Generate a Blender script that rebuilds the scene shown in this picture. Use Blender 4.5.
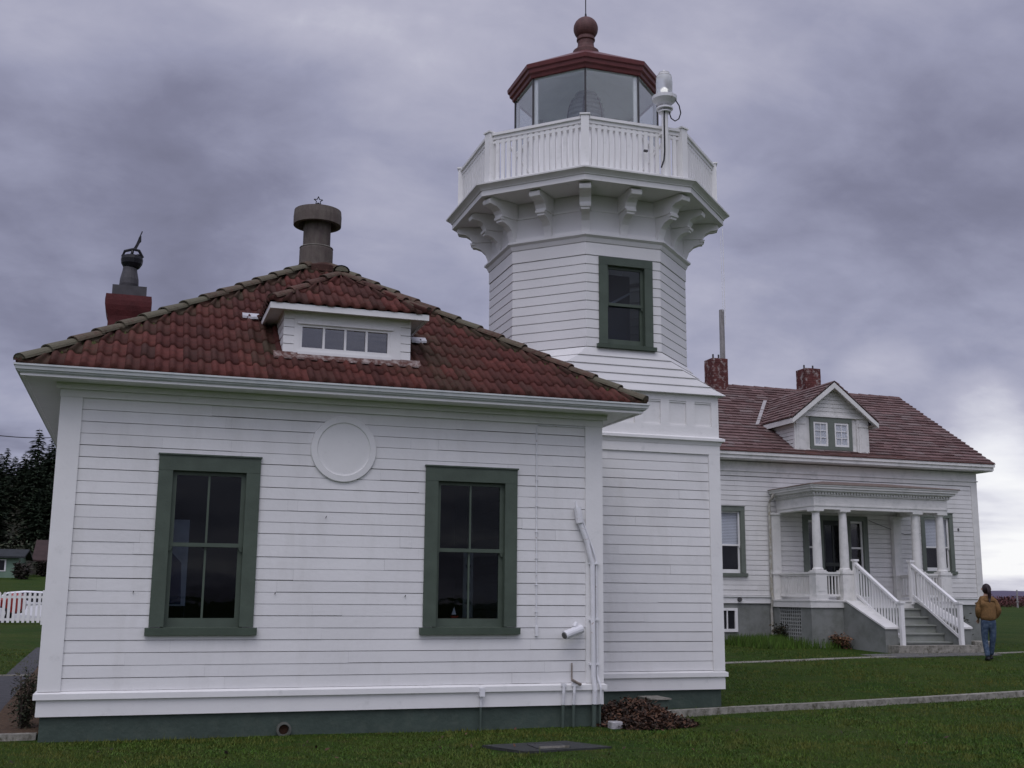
import bpy, math, random
import numpy as np
from mathutils import Vector, Matrix

random.seed(7); RNG = np.random.default_rng(7)
for o in list(bpy.data.objects): bpy.data.objects.remove(o)
sc = bpy.context.scene
COL = sc.collection
rad = math.radians

# ---------------------------------------------------------------- camera
CAMP = Vector((0.8832, -13.6428, 1.6))
yaw, pit, rol, FPX = rad(18.1665), rad(10.5711), rad(0.4811), 1134.34
Fv = Vector((math.sin(yaw)*math.cos(pit), math.cos(yaw)*math.cos(pit), math.sin(pit)))
R0 = Vector((math.cos(yaw), -math.sin(yaw), 0)); U0 = R0.cross(Fv)
Rv = R0*math.cos(rol) + U0*math.sin(rol); Uv = Rv.cross(Fv)
cd = bpy.data.cameras.new('camera'); cam = bpy.data.objects.new('camera', cd); COL.objects.link(cam)
m = Matrix((Rv, Uv, -Fv)).transposed().to_4x4(); m.translation = CAMP
cam.matrix_world = m
cd.sensor_width = 36; cd.lens = 36*FPX/1024; cd.clip_start = .1; cd.clip_end = 9000
sc.camera = cam
sc.render.resolution_x = 1024; sc.render.resolution_y = 768

# ---------------------------------------------------------------- sky and sun
SUN_EL, SUN_AZ = 57, 205           # azimuth clockwise from +Y; behind the camera, a little to its left
w = bpy.data.worlds.new('World'); sc.world = w; w.use_nodes = True
nt = w.node_tree; N = nt.nodes; L = nt.links; N.clear()
def nd(t, **k):
    n = N.new(t)
    for a, b in k.items(): setattr(n, a, b)
    return n
def mth(op, a, b=None, c=None, clamp=False):
    n = nd('ShaderNodeMath', operation=op); n.use_clamp = clamp
    for i, v in enumerate((a, b, c)):
        if v is None: continue
        if isinstance(v, (int, float)): n.inputs[i].default_value = v
        else: L.new(v, n.inputs[i])
    return n.outputs[0]
tc = nd('ShaderNodeTexCoord'); sep = nd('ShaderNodeSeparateXYZ'); L.new(tc.outputs['Generated'], sep.inputs[0])
dz = mth('MAXIMUM', sep.outputs[2], 0.0)
den = mth('ADD', dz, .42)
cx = mth('DIVIDE', sep.outputs[0], den); cy = mth('DIVIDE', sep.outputs[1], den)
comb = nd('ShaderNodeCombineXYZ'); L.new(cx, comb.inputs[0]); L.new(cy, comb.inputs[1])
def noise(scale, detail, rough, dist, off):
    mp = nd('ShaderNodeMapping'); mp.inputs['Location'].default_value = off; mp.inputs['Scale'].default_value = (1, 1.25, 1)
    L.new(comb.outputs[0], mp.inputs[0])
    n = nd('ShaderNodeTexNoise'); L.new(mp.outputs[0], n.inputs['Vector'])
    n.inputs['Scale'].default_value = scale; n.inputs['Detail'].default_value = detail
    n.inputs['Roughness'].default_value = rough; n.inputs['Distortion'].default_value = dist
    return n.outputs['Fac']
n1 = noise(1.45, 5, .5, .6, (3.1, 1.7, 0)); n2 = noise(4.2, 6, .55, .4, (7.3, 2.2, 0)); n3 = noise(11, 6, .6, .3, (1, 4, 0))
cl = mth('ADD', mth('MULTIPLY', n1, .58), mth('ADD', mth('MULTIPLY', n2, .24), mth('ADD', mth('MULTIPLY', n3, .12), .072)))
def dirdot(px, py):
    d = (Fv + Rv*((px-512)/FPX) + Uv*((384-py)/FPX)).normalized()
    n = nd('ShaderNodeVectorMath', operation='DOT_PRODUCT'); L.new(tc.outputs['Generated'], n.inputs[0]); n.inputs[1].default_value = d
    return n.outputs['Value']
def lobe(px, py, r):               # broad patches of thicker or thinner cloud in that direction of the sky
    n = nd('ShaderNodeMapRange'); n.interpolation_type = 'SMOOTHSTEP'
    L.new(dirdot(px, py), n.inputs['Value'])
    n.inputs['From Min'].default_value = math.cos(rad(r)); n.inputs['From Max'].default_value = 1
    return n.outputs[0]
cl = mth('ADD', cl, mth('MULTIPLY', lobe(900, 270, 11), -.09))
cl = mth('ADD', cl, mth('MULTIPLY', lobe(60, 330, 15), -.08))
cl = mth('ADD', cl, mth('MULTIPLY', lobe(230, 170, 9), -.05))
cl = mth('ADD', cl, mth('MULTIPLY', lobe(885, 390, 3.0), .13))
cl = mth('ADD', cl, mth('MULTIPLY', lobe(978, 425, 3.2), .20))
cl = mth('ADD', cl, mth('MULTIPLY', lobe(1015, 550, 5.5), .30))
cl = mth('ADD', cl, mth('MULTIPLY', lobe(360, 70, 10), .08))
cl = mth('ADD', cl, mth('MULTIPLY', lobe(820, 20, 14), .05))
mpb = nd('ShaderNodeMapping'); mpb.inputs['Scale'].default_value = (3, 3, 26); L.new(tc.outputs['Generated'], mpb.inputs[0])
nb_ = nd('ShaderNodeTexNoise'); nb_.inputs['Scale'].default_value = 1.6; nb_.inputs['Detail'].default_value = 5; L.new(mpb.outputs[0], nb_.inputs['Vector'])
lowf = nd('ShaderNodeMapRange'); L.new(sep.outputs[2], lowf.inputs['Value']); lowf.inputs['From Min'].default_value = .02; lowf.inputs['From Max'].default_value = .16; lowf.inputs['To Min'].default_value = 1; lowf.inputs['To Max'].default_value = 0
cl = mth('ADD', cl, mth('MULTIPLY', mth('MULTIPLY', mth('SUBTRACT', nb_.outputs['Fac'], .55), 1.1), lowf.outputs[0]))
ramp = nd('ShaderNodeValToRGB'); L.new(cl, ramp.inputs[0]); cr = ramp.color_ramp
for i, (p_, c_) in enumerate(((.27, (.140, .138, .195)), (.40, (.220, .221, .315)), (.50, (.325, .330, .450)), (.62, (.475, .472, .585)), (.76, (.80, .80, .87)), (.90, (.98, .98, 1.0)))):
    e = cr.elements[i] if i < 2 else cr.elements.new(p_)
    e.position = p_; e.color = (*c_, 1)
# the overcast is thinner (brighter) towards the zenith and behind the camera, where the sun is
sd = Vector((math.sin(rad(SUN_AZ))*math.cos(rad(SUN_EL)), math.cos(rad(SUN_AZ))*math.cos(rad(SUN_EL)), math.sin(rad(SUN_EL))))
sdn = nd('ShaderNodeVectorMath', operation='DOT_PRODUCT'); L.new(tc.outputs['Generated'], sdn.inputs[0]); sdn.inputs[1].default_value = sd
mr = nd('ShaderNodeMapRange'); mr.interpolation_type = 'SMOOTHSTEP'; L.new(sdn.outputs['Value'], mr.inputs['Value'])
mr.inputs['From Min'].default_value = .35; mr.inputs['From Max'].default_value = 1.0; mr.inputs['To Min'].default_value = 1.0; mr.inputs['To Max'].default_value = 2.4
sc10 = nd('ShaderNodeVectorMath', operation='SCALE'); L.new(ramp.outputs[0], sc10.inputs[0]); L.new(mth('MULTIPLY', mr.outputs[0], 10.0), sc10.inputs['Scale'])
sky = nd('ShaderNodeTexSky'); sky.sky_type = 'NISHITA'; sky.sun_disc = False
sky.sun_elevation = rad(SUN_EL); sky.sun_rotation = rad(SUN_AZ)
mx = nd('ShaderNodeMixRGB'); mx.inputs[0].default_value = .94; L.new(sky.outputs[0], mx.inputs[1]); L.new(sc10.outputs[0], mx.inputs[2])
bg = nd('ShaderNodeBackground'); bg.inputs['Strength'].default_value = .1; L.new(mx.outputs[0], bg.inputs[0])
wo = nd('ShaderNodeOutputWorld'); L.new(bg.outputs[0], wo.inputs[0])
sl = bpy.data.lights.new('sun', 'SUN'); sl.energy = .8; sl.angle = rad(40); sl.color = (1, .97, .93)
so = bpy.data.objects.new('sun', sl); COL.objects.link(so); so.rotation_euler = sd.to_track_quat('Z', 'Y').to_euler(); so.location = (0, -20, 30)
sc.view_settings.view_transform = 'Standard'; sc.view_settings.look = 'None'; sc.view_settings.exposure = 0; sc.view_settings.gamma = 1

# ---------------------------------------------------------------- materials
def mat(name, base, rough=.6, var=.12, nscale=6, bump=0.0, bscale=40, col2=None, streak=0.0, attr=None, metal=0, spec=.3, hue=None, thr=(.35, .65)):
    """base colour broken up by noise; col2 = a second tone (wear, lichen, dirt) that comes in patches"""
    M = bpy.data.materials.new(name); M.use_nodes = True; t = M.node_tree; n = t.nodes; l = t.links
    P = n['Principled BSDF']; P.inputs['Roughness'].default_value = rough; P.inputs['Metallic'].default_value = metal
    P.inputs['Specular IOR Level'].default_value = spec
    co = n.new('ShaderNodeTexCoord')
    nz = n.new('ShaderNodeTexNoise'); nz.inputs['Scale'].default_value = nscale; nz.inputs['Detail'].default_value = 6; l.new(co.outputs['Object'], nz.inputs['Vector'])
    r = n.new('ShaderNodeMapRange'); l.new(nz.outputs['Fac'], r.inputs[0]); r.inputs[1].default_value = .3; r.inputs[2].default_value = .7
    r.inputs[3].default_value = 1-var; r.inputs[4].default_value = 1+var
    cur = n.new('ShaderNodeVectorMath'); cur.operation = 'SCALE'; cur.inputs[0].default_value = base[:3]; l.new(r.outputs[0], cur.inputs['Scale'])
    out = cur.outputs[0]
    if attr:
        a = n.new('ShaderNodeAttribute'); a.attribute_name = 'tint'
        s = n.new('ShaderNodeSeparateColor'); l.new(a.outputs['Color'], s.inputs[0])
        rr = n.new('ShaderNodeMapRange'); l.new(s.outputs[0], rr.inputs[0]); rr.inputs[3].default_value = 1-attr; rr.inputs[4].default_value = 1+attr
        c2 = n.new('ShaderNodeVectorMath'); c2.operation = 'SCALE'; l.new(out, c2.inputs[0]); l.new(rr.outputs[0], c2.inputs['Scale']); out = c2.outputs[0]
        if hue:
            mm = n.new('ShaderNodeMixRGB'); l.new(s.outputs[2], mm.inputs[0]); l.new(out, mm.inputs[1]); mm.inputs[2].default_value = (*hue, 1); out = mm.outputs[0]
    if col2:
        z2 = n.new('ShaderNodeTexNoise'); z2.inputs['Scale'].default_value = nscale*1.7; z2.inputs['Detail'].default_value = 8; z2.inputs['Roughness'].default_value = .65
        if streak:
            mp = n.new('ShaderNodeMapping'); mp.inputs['Scale'].default_value = (1, 1, streak); l.new(co.outputs['Object'], mp.inputs[0]); l.new(mp.outputs[0], z2.inputs['Vector'])
        else: l.new(co.outputs['Object'], z2.inputs['Vector'])
        q = n.new('ShaderNodeMapRange'); l.new(z2.outputs['Fac'], q.inputs[0]); q.inputs[1].default_value = thr[0]; q.inputs[2].default_value = thr[1]
        fac = q.outputs[0]
        if attr:
            ad = n.new('ShaderNodeMath'); ad.operation = 'MULTIPLY_ADD'; l.new(s.outputs[1], ad.inputs[0]); ad.inputs[1].default_value = 1.3; ad.inputs[2].default_value = -.5
            a2 = n.new('ShaderNodeMath'); a2.operation = 'ADD'; a2.use_clamp = True; l.new(ad.outputs[0], a2.inputs[0]); l.new(fac, a2.inputs[1])
            a3 = n.new('ShaderNodeMath'); a3.operation = 'MULTIPLY'; l.new(a2.outputs[0], a3.inputs[0]); l.new(s.outputs[1], a3.inputs[1]); fac = a3.outputs[0]
        mm = n.new('ShaderNodeMixRGB'); l.new(fac, mm.inputs[0]); l.new(out, mm.inputs[1]); mm.inputs[2].default_value = (*col2, 1); out = mm.outputs[0]
    l.new(out, P.inputs['Base Color'])
    if bump:
        b = n.new('ShaderNodeBump'); b.inputs['Strength'].default_value = bump; b.inputs['Distance'].default_value = .02
        z3 = n.new('ShaderNodeTexNoise'); z3.inputs['Scale'].default_value = bscale; z3.inputs['Detail'].default_value = 5; l.new(co.outputs['Object'], z3.inputs['Vector'])
        l.new(z3.outputs['Fac'], b.inputs['Height']); l.new(b.outputs[0], P.inputs['Normal'])
    return M
WHITE = mat('white_paint', (.755, .748, .735), .55, .035, 1.6, .12, 18, col2=(.50, .49, .45), streak=.25, thr=(.50, .80), attr=.035)
WTRIM = mat('white_trim_paint', (.775, .768, .75), .5, .03, 3, .08, 25, col2=(.58, .58, .56), thr=(.58, .85))
GREEN = mat('green_paint', (.075, .098, .074), .5, .12, 5, .1, 30)
DGREEN = mat('green_foundation_paint', (.052, .074, .060), .6, .14, 4, .3, 22, col2=(.08, .10, .08), thr=(.5, .8))
GREYF = mat('grey_foundation_paint', (.215, .225, .21), .7, .10, 2, .2, 25, col2=(.14, .15, .13), thr=(.45, .75))
GGREEN = mat('grey_green_paint', (.14, .16, .135), .6, .1, 5)
GUTTER = mat('gutter_metal_paint', (.56, .58, .57), .4, .05, 3, col2=(.42, .45, .46), thr=(.5, .8))
TILE = mat('clay_roof_tile', (.090, .025, .019), .8, .22, 9, .4, 60, col2=(.062, .046, .028), attr=.30, hue=(.048, .022, .017))
HIPT = mat('lichen_hip_tile', (.085, .038, .028), .85, .25, 9, .5, 50, col2=(.125, .118, .08), attr=.3)
MOSS = mat('roof_moss', (.055, .06, .018), .95, .4, 12, .8, 60)
SHING = mat('weathered_roof_shingle', (.165, .102, .095), .85, .2, 5, .3, 40, col2=(.20, .155, .145), attr=.18, hue=(.11, .058, .052))
REDP = mat('red_iron_paint', (.12, .028, .026), .42, .15, 8, .1, 30)
REDC = mat('red_chimney_paint', (.085, .018, .018), .75, .2, 8, .3, 25)
BRICK = mat('flaking_red_brick', (.11, .036, .032), .85, .3, 3.2, .5, 45, col2=(.33, .28, .26), thr=(.52, .62))
VENTM = mat('weathered_vent_paint', (.095, .074, .066), .75, .22, 7, .2, 30, col2=(.14, .12, .10), streak=.3)
DARKM = mat('black_iron', (.010, .010, .013), .45, .2, 10)
POTM = mat('chimney_pot_metal', (.065, .062, .066), .6, .2, 8)
CONC = mat('concrete', (.275, .262, .225), .85, .25, 7, .5, 40, col2=(.09, .085, .06), thr=(.46, .68))
CONCD = mat('dark_damp_concrete', (.15, .145, .14), .85, .2, 4, .4, 40, col2=(.09, .09, .08))
ASPH = mat('asphalt', (.065, .065, .07), .85, .2, 8, .5, 90)
STEPM = mat('weathered_stair_boards', (.27, .28, .255), .7, .12, 4, .2, 30, col2=(.24, .26, .22), thr=(.45, .7))
IRONP = mat('manhole_steel', (.04, .043, .043), .75, .2, 8, .3, 60, col2=(.028, .03, .026))
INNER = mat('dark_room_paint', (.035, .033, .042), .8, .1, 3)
CEILG = mat('lantern_ceiling_paint', (.78, .84, .82), .6, .06, 3)
BLIND = mat('window_blind', (.62, .63, .66), .7, .05, 5)
PORCHR = mat('porch_roof_rust', (.13, .078, .062), .8, .25, 5, .3, 40, col2=(.17, .15, .125))
SOIL = mat('garden_soil', (.06, .035, .022), .95, .35, 10, 1, 60, col2=(.11, .07, .04))
WOODP = mat('weathered_pole_wood', (.20, .185, .18), .85, .25, 8, .4, 40, col2=(.33, .32, .31), streak=.1)
PIPEW = mat('white_pipe_paint', (.74, .74, .75), .45, .05, 10, col2=(.45, .38, .33), thr=(.62, .7))
PIPEG = mat('green_pipe_paint', (.07, .095, .078), .5, .05, 10)
BARK = mat('tree_bark', (.07, .055, .045), .9, .3, 8, .5, 20)
def leafmat(name, a, b, var=.5, sub=.0):
    M = mat(name, a, .75, .25, 2.5, col2=b, attr=var, thr=(.3, .7)); return M
CONIF = leafmat('conifer_needles', (.030, .050, .028), (.040, .060, .030))
BROAD = leafmat('bare_winter_thicket', (.032, .046, .022), (.046, .042, .026))
SHRUBM = leafmat('dark_shrub_leaves', (.030, .042, .022), (.07, .05, .03))
DEADL = leafmat('dead_brown_leaves', (.085, .042, .024), (.035, .028, .022), .9)
HEDGM = leafmat('dark_hedge_leaves', (.020, .020, .012), (.032, .022, .018))
SCRUBM = leafmat('brown_beach_scrub', (.105, .036, .034), (.075, .035, .03))
GRASSM = mat('lawn_blades', (.046, .100, .009), .7, .3, 1.2, col2=(.098, .106, .016), attr=.45, hue=(.12, .11, .03))
def groundmat():
    M = bpy.data.materials.new('lawn'); M.use_nodes = True; t = M.node_tree; n = t.nodes; l = t.links; P = n['Principled BSDF']
    P.inputs['Roughness'].default_value = .9; P.inputs['Specular IOR Level'].default_value = .1
    co = n.new('ShaderNodeTexCoord'); cols = []
    def nz(s, d, lo, hi):
        z = n.new('ShaderNodeTexNoise'); z.inputs['Scale'].default_value = s; z.inputs['Detail'].default_value = d; z.inputs['Roughness'].default_value = .65; l.new(co.outputs['Object'], z.inputs['Vector'])
        r = n.new('ShaderNodeMapRange'); l.new(z.outputs['Fac'], r.inputs[0]); r.inputs[1].default_value = lo; r.inputs[2].default_value = hi; return r.outputs[0]
    a = n.new('ShaderNodeMixRGB'); l.new(nz(.35, 5, .35, .65), a.inputs[0]); a.inputs[1].default_value = (.025, .062, .006, 1); a.inputs[2].default_value = (.054, .084, .012, 1)
    b = n.new('ShaderNodeMixRGB'); l.new(nz(3.5, 8, .50, .78), b.inputs[0]); l.new(a.outputs[0], b.inputs[1]); b.inputs[2].default_value = (.085, .078, .022, 1)
    c = n.new('ShaderNodeMixRGB'); l.new(nz(14, 8, .35, .7), c.inputs[0]); c.blend_type = 'MULTIPLY'; l.new(b.outputs[0], c.inputs[1]); c.inputs[2].default_value = (.45, .5, .45, 1)
    l.new(c.outputs[0], P.inputs['Base Color'])
    bp = n.new('ShaderNodeBump'); bp.inputs['Strength'].default_value = .9; bp.inputs['Distance'].default_value = .04; l.new(nz(28, 8, 0, 1), bp.inputs['Height']); l.new(bp.outputs[0], P.inputs['Normal'])
    return M
LAWN = groundmat()
def glassmat(name, refl=.03, tint=(1, 1, 1), rough=.01):
    M = bpy.data.materials.new(name); M.use_nodes = True; t = M.node_tree; n = t.nodes; l = t.links; n.clear()
    lw = n.new('ShaderNodeLayerWeight'); lw.inputs['Blend'].default_value = .5
    pw = n.new('ShaderNodeMath'); pw.operation = 'POWER'; l.new(lw.outputs['Facing'], pw.inputs[0]); pw.inputs[1].default_value = 4
    fr = n.new('ShaderNodeMath'); fr.operation = 'MULTIPLY_ADD'; l.new(pw.outputs[0], fr.inputs[0]); fr.inputs[1].default_value = .9; fr.inputs[2].default_value = refl
    tr = n.new('ShaderNodeBsdfTransparent'); tr.inputs[0].default_value = (*tint, 1)
    gl = n.new('ShaderNodeBsdfGlossy'); gl.inputs['Roughness'].default_value = rough
    z = n.new('ShaderNodeTexNoise'); z.inputs['Scale'].default_value = 3; b = n.new('ShaderNodeBump'); b.inputs['Strength'].default_value = .05; b.inputs['Distance'].default_value = .02
    l.new(z.outputs['Fac'], b.inputs['Height']); l.new(b.outputs[0], gl.inputs['Normal'])
    mi = n.new('ShaderNodeMixShader'); l.new(fr.outputs[0], mi.inputs[0]); l.new(tr.outputs[0], mi.inputs[1]); l.new(gl.outputs[0], mi.inputs[2])
    o = n.new('ShaderNodeOutputMaterial'); l.new(mi.outputs[0], o.inputs[0]); return M
GLASS = glassmat('window_glass', .017, (.62, .66, .70))
HGLASS = glassmat('clear_window_glass', .03, (.95, .96, .97))
LGLASS = glassmat('lantern_glass', .09, (.95, .97, .97))
DGLASS = glassmat('reflective_window_glass', .13, (.5, .52, .56), .05)  # dormer panes: reflectance raised so they show the grey sky
LENSG = mat('lens_prism_glass', (.30, .33, .33), .12, .1, 20, spec=.8)

# ---------------------------------------------------------------- mesh helper
class MB:
    def __init__(s, xf=None): s.v = []; s.f = []; s.t = []; s.xf = xf; s.tint = None
    def add(s, vs, fs, tint=None):
        b = len(s.v); s.v += [tuple(s.xf(*p)) if s.xf else tuple(p) for p in vs]; s.f += [tuple(b+i for i in f) for f in fs]
        s.t += [tint or s.tint or (.5, 0, 0, 1)]*len(vs)
    def box(s, x0, x1, y0, y1, z0, z1, tint=None):
        v = [(x, y, z) for z in (z0, z1) for y in (y0, y1) for x in (x0, x1)]
        s.add(v, [(0, 2, 3, 1), (4, 5, 7, 6), (0, 1, 5, 4), (2, 6, 7, 3), (0, 4, 6, 2), (1, 3, 7, 5)], tint)
    def hexa(s, a, b, tint=None):     # two quads of four points each, joined
        n = len(a); s.add(list(a)+list(b), [tuple(range(n))[::-1], tuple(range(n, 2*n))]+[(i, (i+1) % n, n+(i+1) % n, n+i) for i in range(n)], tint)
    def prism(s, poly, fn, h0, h1):   # poly of 2D points; fn(p, q, h) -> 3D
        s.hexa([fn(p, q, h0) for p, q in poly], [fn(p, q, h1) for p, q in poly])
    def beam(s, a, b, w_, h_, up=(0, 0, 1)):
        a = Vector(a); b = Vector(b); d = (b-a).normalized(); r = d.cross(Vector(up)).normalized()*w_/2; u = r.cross(d).normalized()*h_/2
        s.hexa([a-r-u, a+r-u, a+r+u, a-r+u], [b-r-u, b+r-u, b+r+u, b-r+u])
    def tube(s, pts, r, n=10, r1=None, cap=True):
        pts = [Vector(p) for p in pts]; k = len(pts); vs = []
        ref = Vector((.3, .2, 1)).normalized()
        for i, p in enumerate(pts):
            d = (pts[min(i+1, k-1)]-pts[max(i-1, 0)]).normalized()
            a = d.cross(ref); a = a.normalized() if a.length > 1e-4 else Vector((1, 0, 0)); b = d.cross(a)
            rr = r + ((r1-r)*i/(k-1) if r1 is not None else 0)
            vs += [p+(a*math.cos(t)+b*math.sin(t))*rr for t in [2*math.pi*j/n for j in range(n)]]
        fs = [(i*n+j, i*n+(j+1) % n, (i+1)*n+(j+1) % n, (i+1)*n+j) for i in range(k-1) for j in range(n)]
        if cap: fs += [tuple(range(n)), tuple(range((k-1)*n, k*n))[::-1]]
        s.add(vs, fs)
    def lathe(s, c, prof, n=24, ph=0, cap=True):   # prof = [(r, z)...]
        vs = [(c[0]+r*math.cos(2*math.pi*j/n+ph), c[1]+r*math.sin(2*math.pi*j/n+ph), z) for r, z in prof for j in range(n)]; k = len(prof)
        fs = [(i*n+j, i*n+(j+1) % n, (i+1)*n+(j+1) % n, (i+1)*n+j) for i in range(k-1) for j in range(n)]
        if cap: fs += [tuple(range(n))[::-1], tuple(range((k-1)*n, k*n))]
        s.add(vs, fs)
    def oct(s, c, prof, cap=False): s.lathe(c, prof, 8, math.pi/8, cap)
    def build(s, name, material, parent=None, smooth=False, bevel=0, autos=None):
        me = bpy.data.meshes.new(name); off = Vector((0, 0, 0)); p = parent
        while p is not None: off += Vector(p.location); p = p.parent
        me.from_pydata([(x-off[0], y-off[1], z-off[2]) for x, y, z in s.v], [], s.f); me.materials.append(material)
        if any(t != (.5, 0, 0, 1) for t in s.t):
            a = me.color_attributes.new('tint', 'FLOAT_COLOR', 'POINT'); a.data.foreach_set('color', np.array(s.t, 'f').ravel())
        if smooth: me.polygons.foreach_set('use_smooth', [True]*len(me.polygons))
        me.update(); o = bpy.data.objects.new(name, me); COL.objects.link(o); o.parent = parent
        if bevel:
            b = o.modifiers.new('b', 'BEVEL'); b.width = bevel; b.segments = 1; b.limit_method = 'ANGLE'
        return o
def tag(o, label=None, cat=None, group=None, kind=None):
    if label: o['label'] = label
    if cat: o['category'] = cat
    if group: o['group'] = group
    if kind: o['kind'] = kind
    return o
def thing(name, label, cat, loc=(0, 0, 0), group=None):
    o = bpy.data.objects.new(name, None); COL.objects.link(o); o.location = loc; o.empty_display_size = .3
    return tag(o, label, cat, group)
def children(o): return [c for c in bpy.data.objects if c.parent == o]
def copy_tree(o, parent=None):
    c = o.copy(); COL.objects.link(c); c.parent = parent
    for ch in children(o): copy_tree(ch, c)
    return c
def ground_z(x, y):
    g = .7*(1-math.exp(-.06*max(0, y-2)))
    if x < 12:
        f = min(1, (12-x)/8)
        b = max(0, 1-abs(y-38)/9); g -= .42*f*(b*b*(3-2*b))
        if y > 42: g += f*(min(y, 100)-42)*.045
    return g

# ---------------------------------------------------------------- generic building pieces
def siding(B, u0, u1, z0, z1, pitch, holes, P, groove=.0068, dep=.05, jit=.002):
    """horizontal boards with a dark shadow gap under each; P(u, z, n) -> world"""
    nrow = max(1, round((z1-z0)/pitch)); ph = (z1-z0)/nrow
    us = sorted({u0, u1, *[h[0] for h in holes if u0 < h[0] < u1], *[h[1] for h in holes if u0 < h[1] < u1]})
    def q(a, b, c, d): B.add([P(*a), P(*b), P(*c), P(*d)], [(0, 1, 2, 3)])
    for r in range(nrow):
        js = sorted(random.uniform(u0+.3, u1-.3) for _ in range(max(0, int((u1-u0)/2.4+random.random()-.2)))) if u1-u0 > 1 else []
        ends = [u0]+js+[u1]
        for e0, e1 in zip(ends[:-1], ends[1:]):
            B.tint = (random.random(), .4, 0, 1)
            off = random.uniform(-.003, .003) if js else 0
            zb, zt = z0+r*ph+(off if r else 0), z0+(r+1)*ph; j = random.uniform(-jit, jit); g = groove*random.uniform(.75, 1.3)
            ub = sorted({e0, e1-(.0006 if e1 < u1 else 0), *[u for u in us if e0 < u < e1]})
            for a, b in zip(ub[:-1], ub[1:]):
                segs = [(zb, zt+.004)] if (r < nrow-1) else [(zb, zt)]
                for h in holes:
                    if h[0] <= a+1e-6 and h[1] >= b-1e-6:
                        ns = []
                        for s0, s1 in segs:
                            if h[2] > s0: ns.append((s0, min(s1, h[2])))
                            if h[3] < s1: ns.append((max(s0, h[3]), s1))
                        segs = [k for k in ns if k[1]-k[0] > 1e-4]
                for s0, s1 in segs:
                    if s0 < zb+g:
                        q((a, s0, -dep), (b, s0, -dep), (b, min(s1, zb+g), -dep), (a, min(s1, zb+g), -dep))
                    if s1 > zb+g:
                        c0 = max(s0, zb+g); s2 = min(s1, zt-.0+(.0 if r == nrow-1 else -.0))
                        nb, ntp = .002+j, -.002+j
                        q((a, c0, nb), (b, c0, nb), (b, s2, ntp), (a, s2, ntp))
                        if s0 < zb+g: q((a, c0, -dep), (b, c0, -dep), (b, c0, nb), (a, c0, nb))
                        if s1 >= zt-1e-6: q((a, s2, ntp), (b, s2, ntp), (b, s2, -dep), (a, s2, -dep))
def sheet(B, u0, u1, z0, z1, holes, P, n):
    us = sorted({u0, u1, *[h[0] for h in holes], *[h[1] for h in holes]}); zs = sorted({z0, z1, *[h[2] for h in holes], *[h[3] for h in holes]})
    for a, b in zip(us[:-1], us[1:]):
        for c, d in zip(zs[:-1], zs[1:]):
            if any(h[0] <= a+1e-6 and h[1] >= b-1e-6 and h[2] <= c+1e-6 and h[3] >= d-1e-6 for h in holes): continue
            B.add([P(a, c, n), P(b, c, n), P(b, d, n), P(a, d, n)], [(0, 1, 2, 3)])
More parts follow.
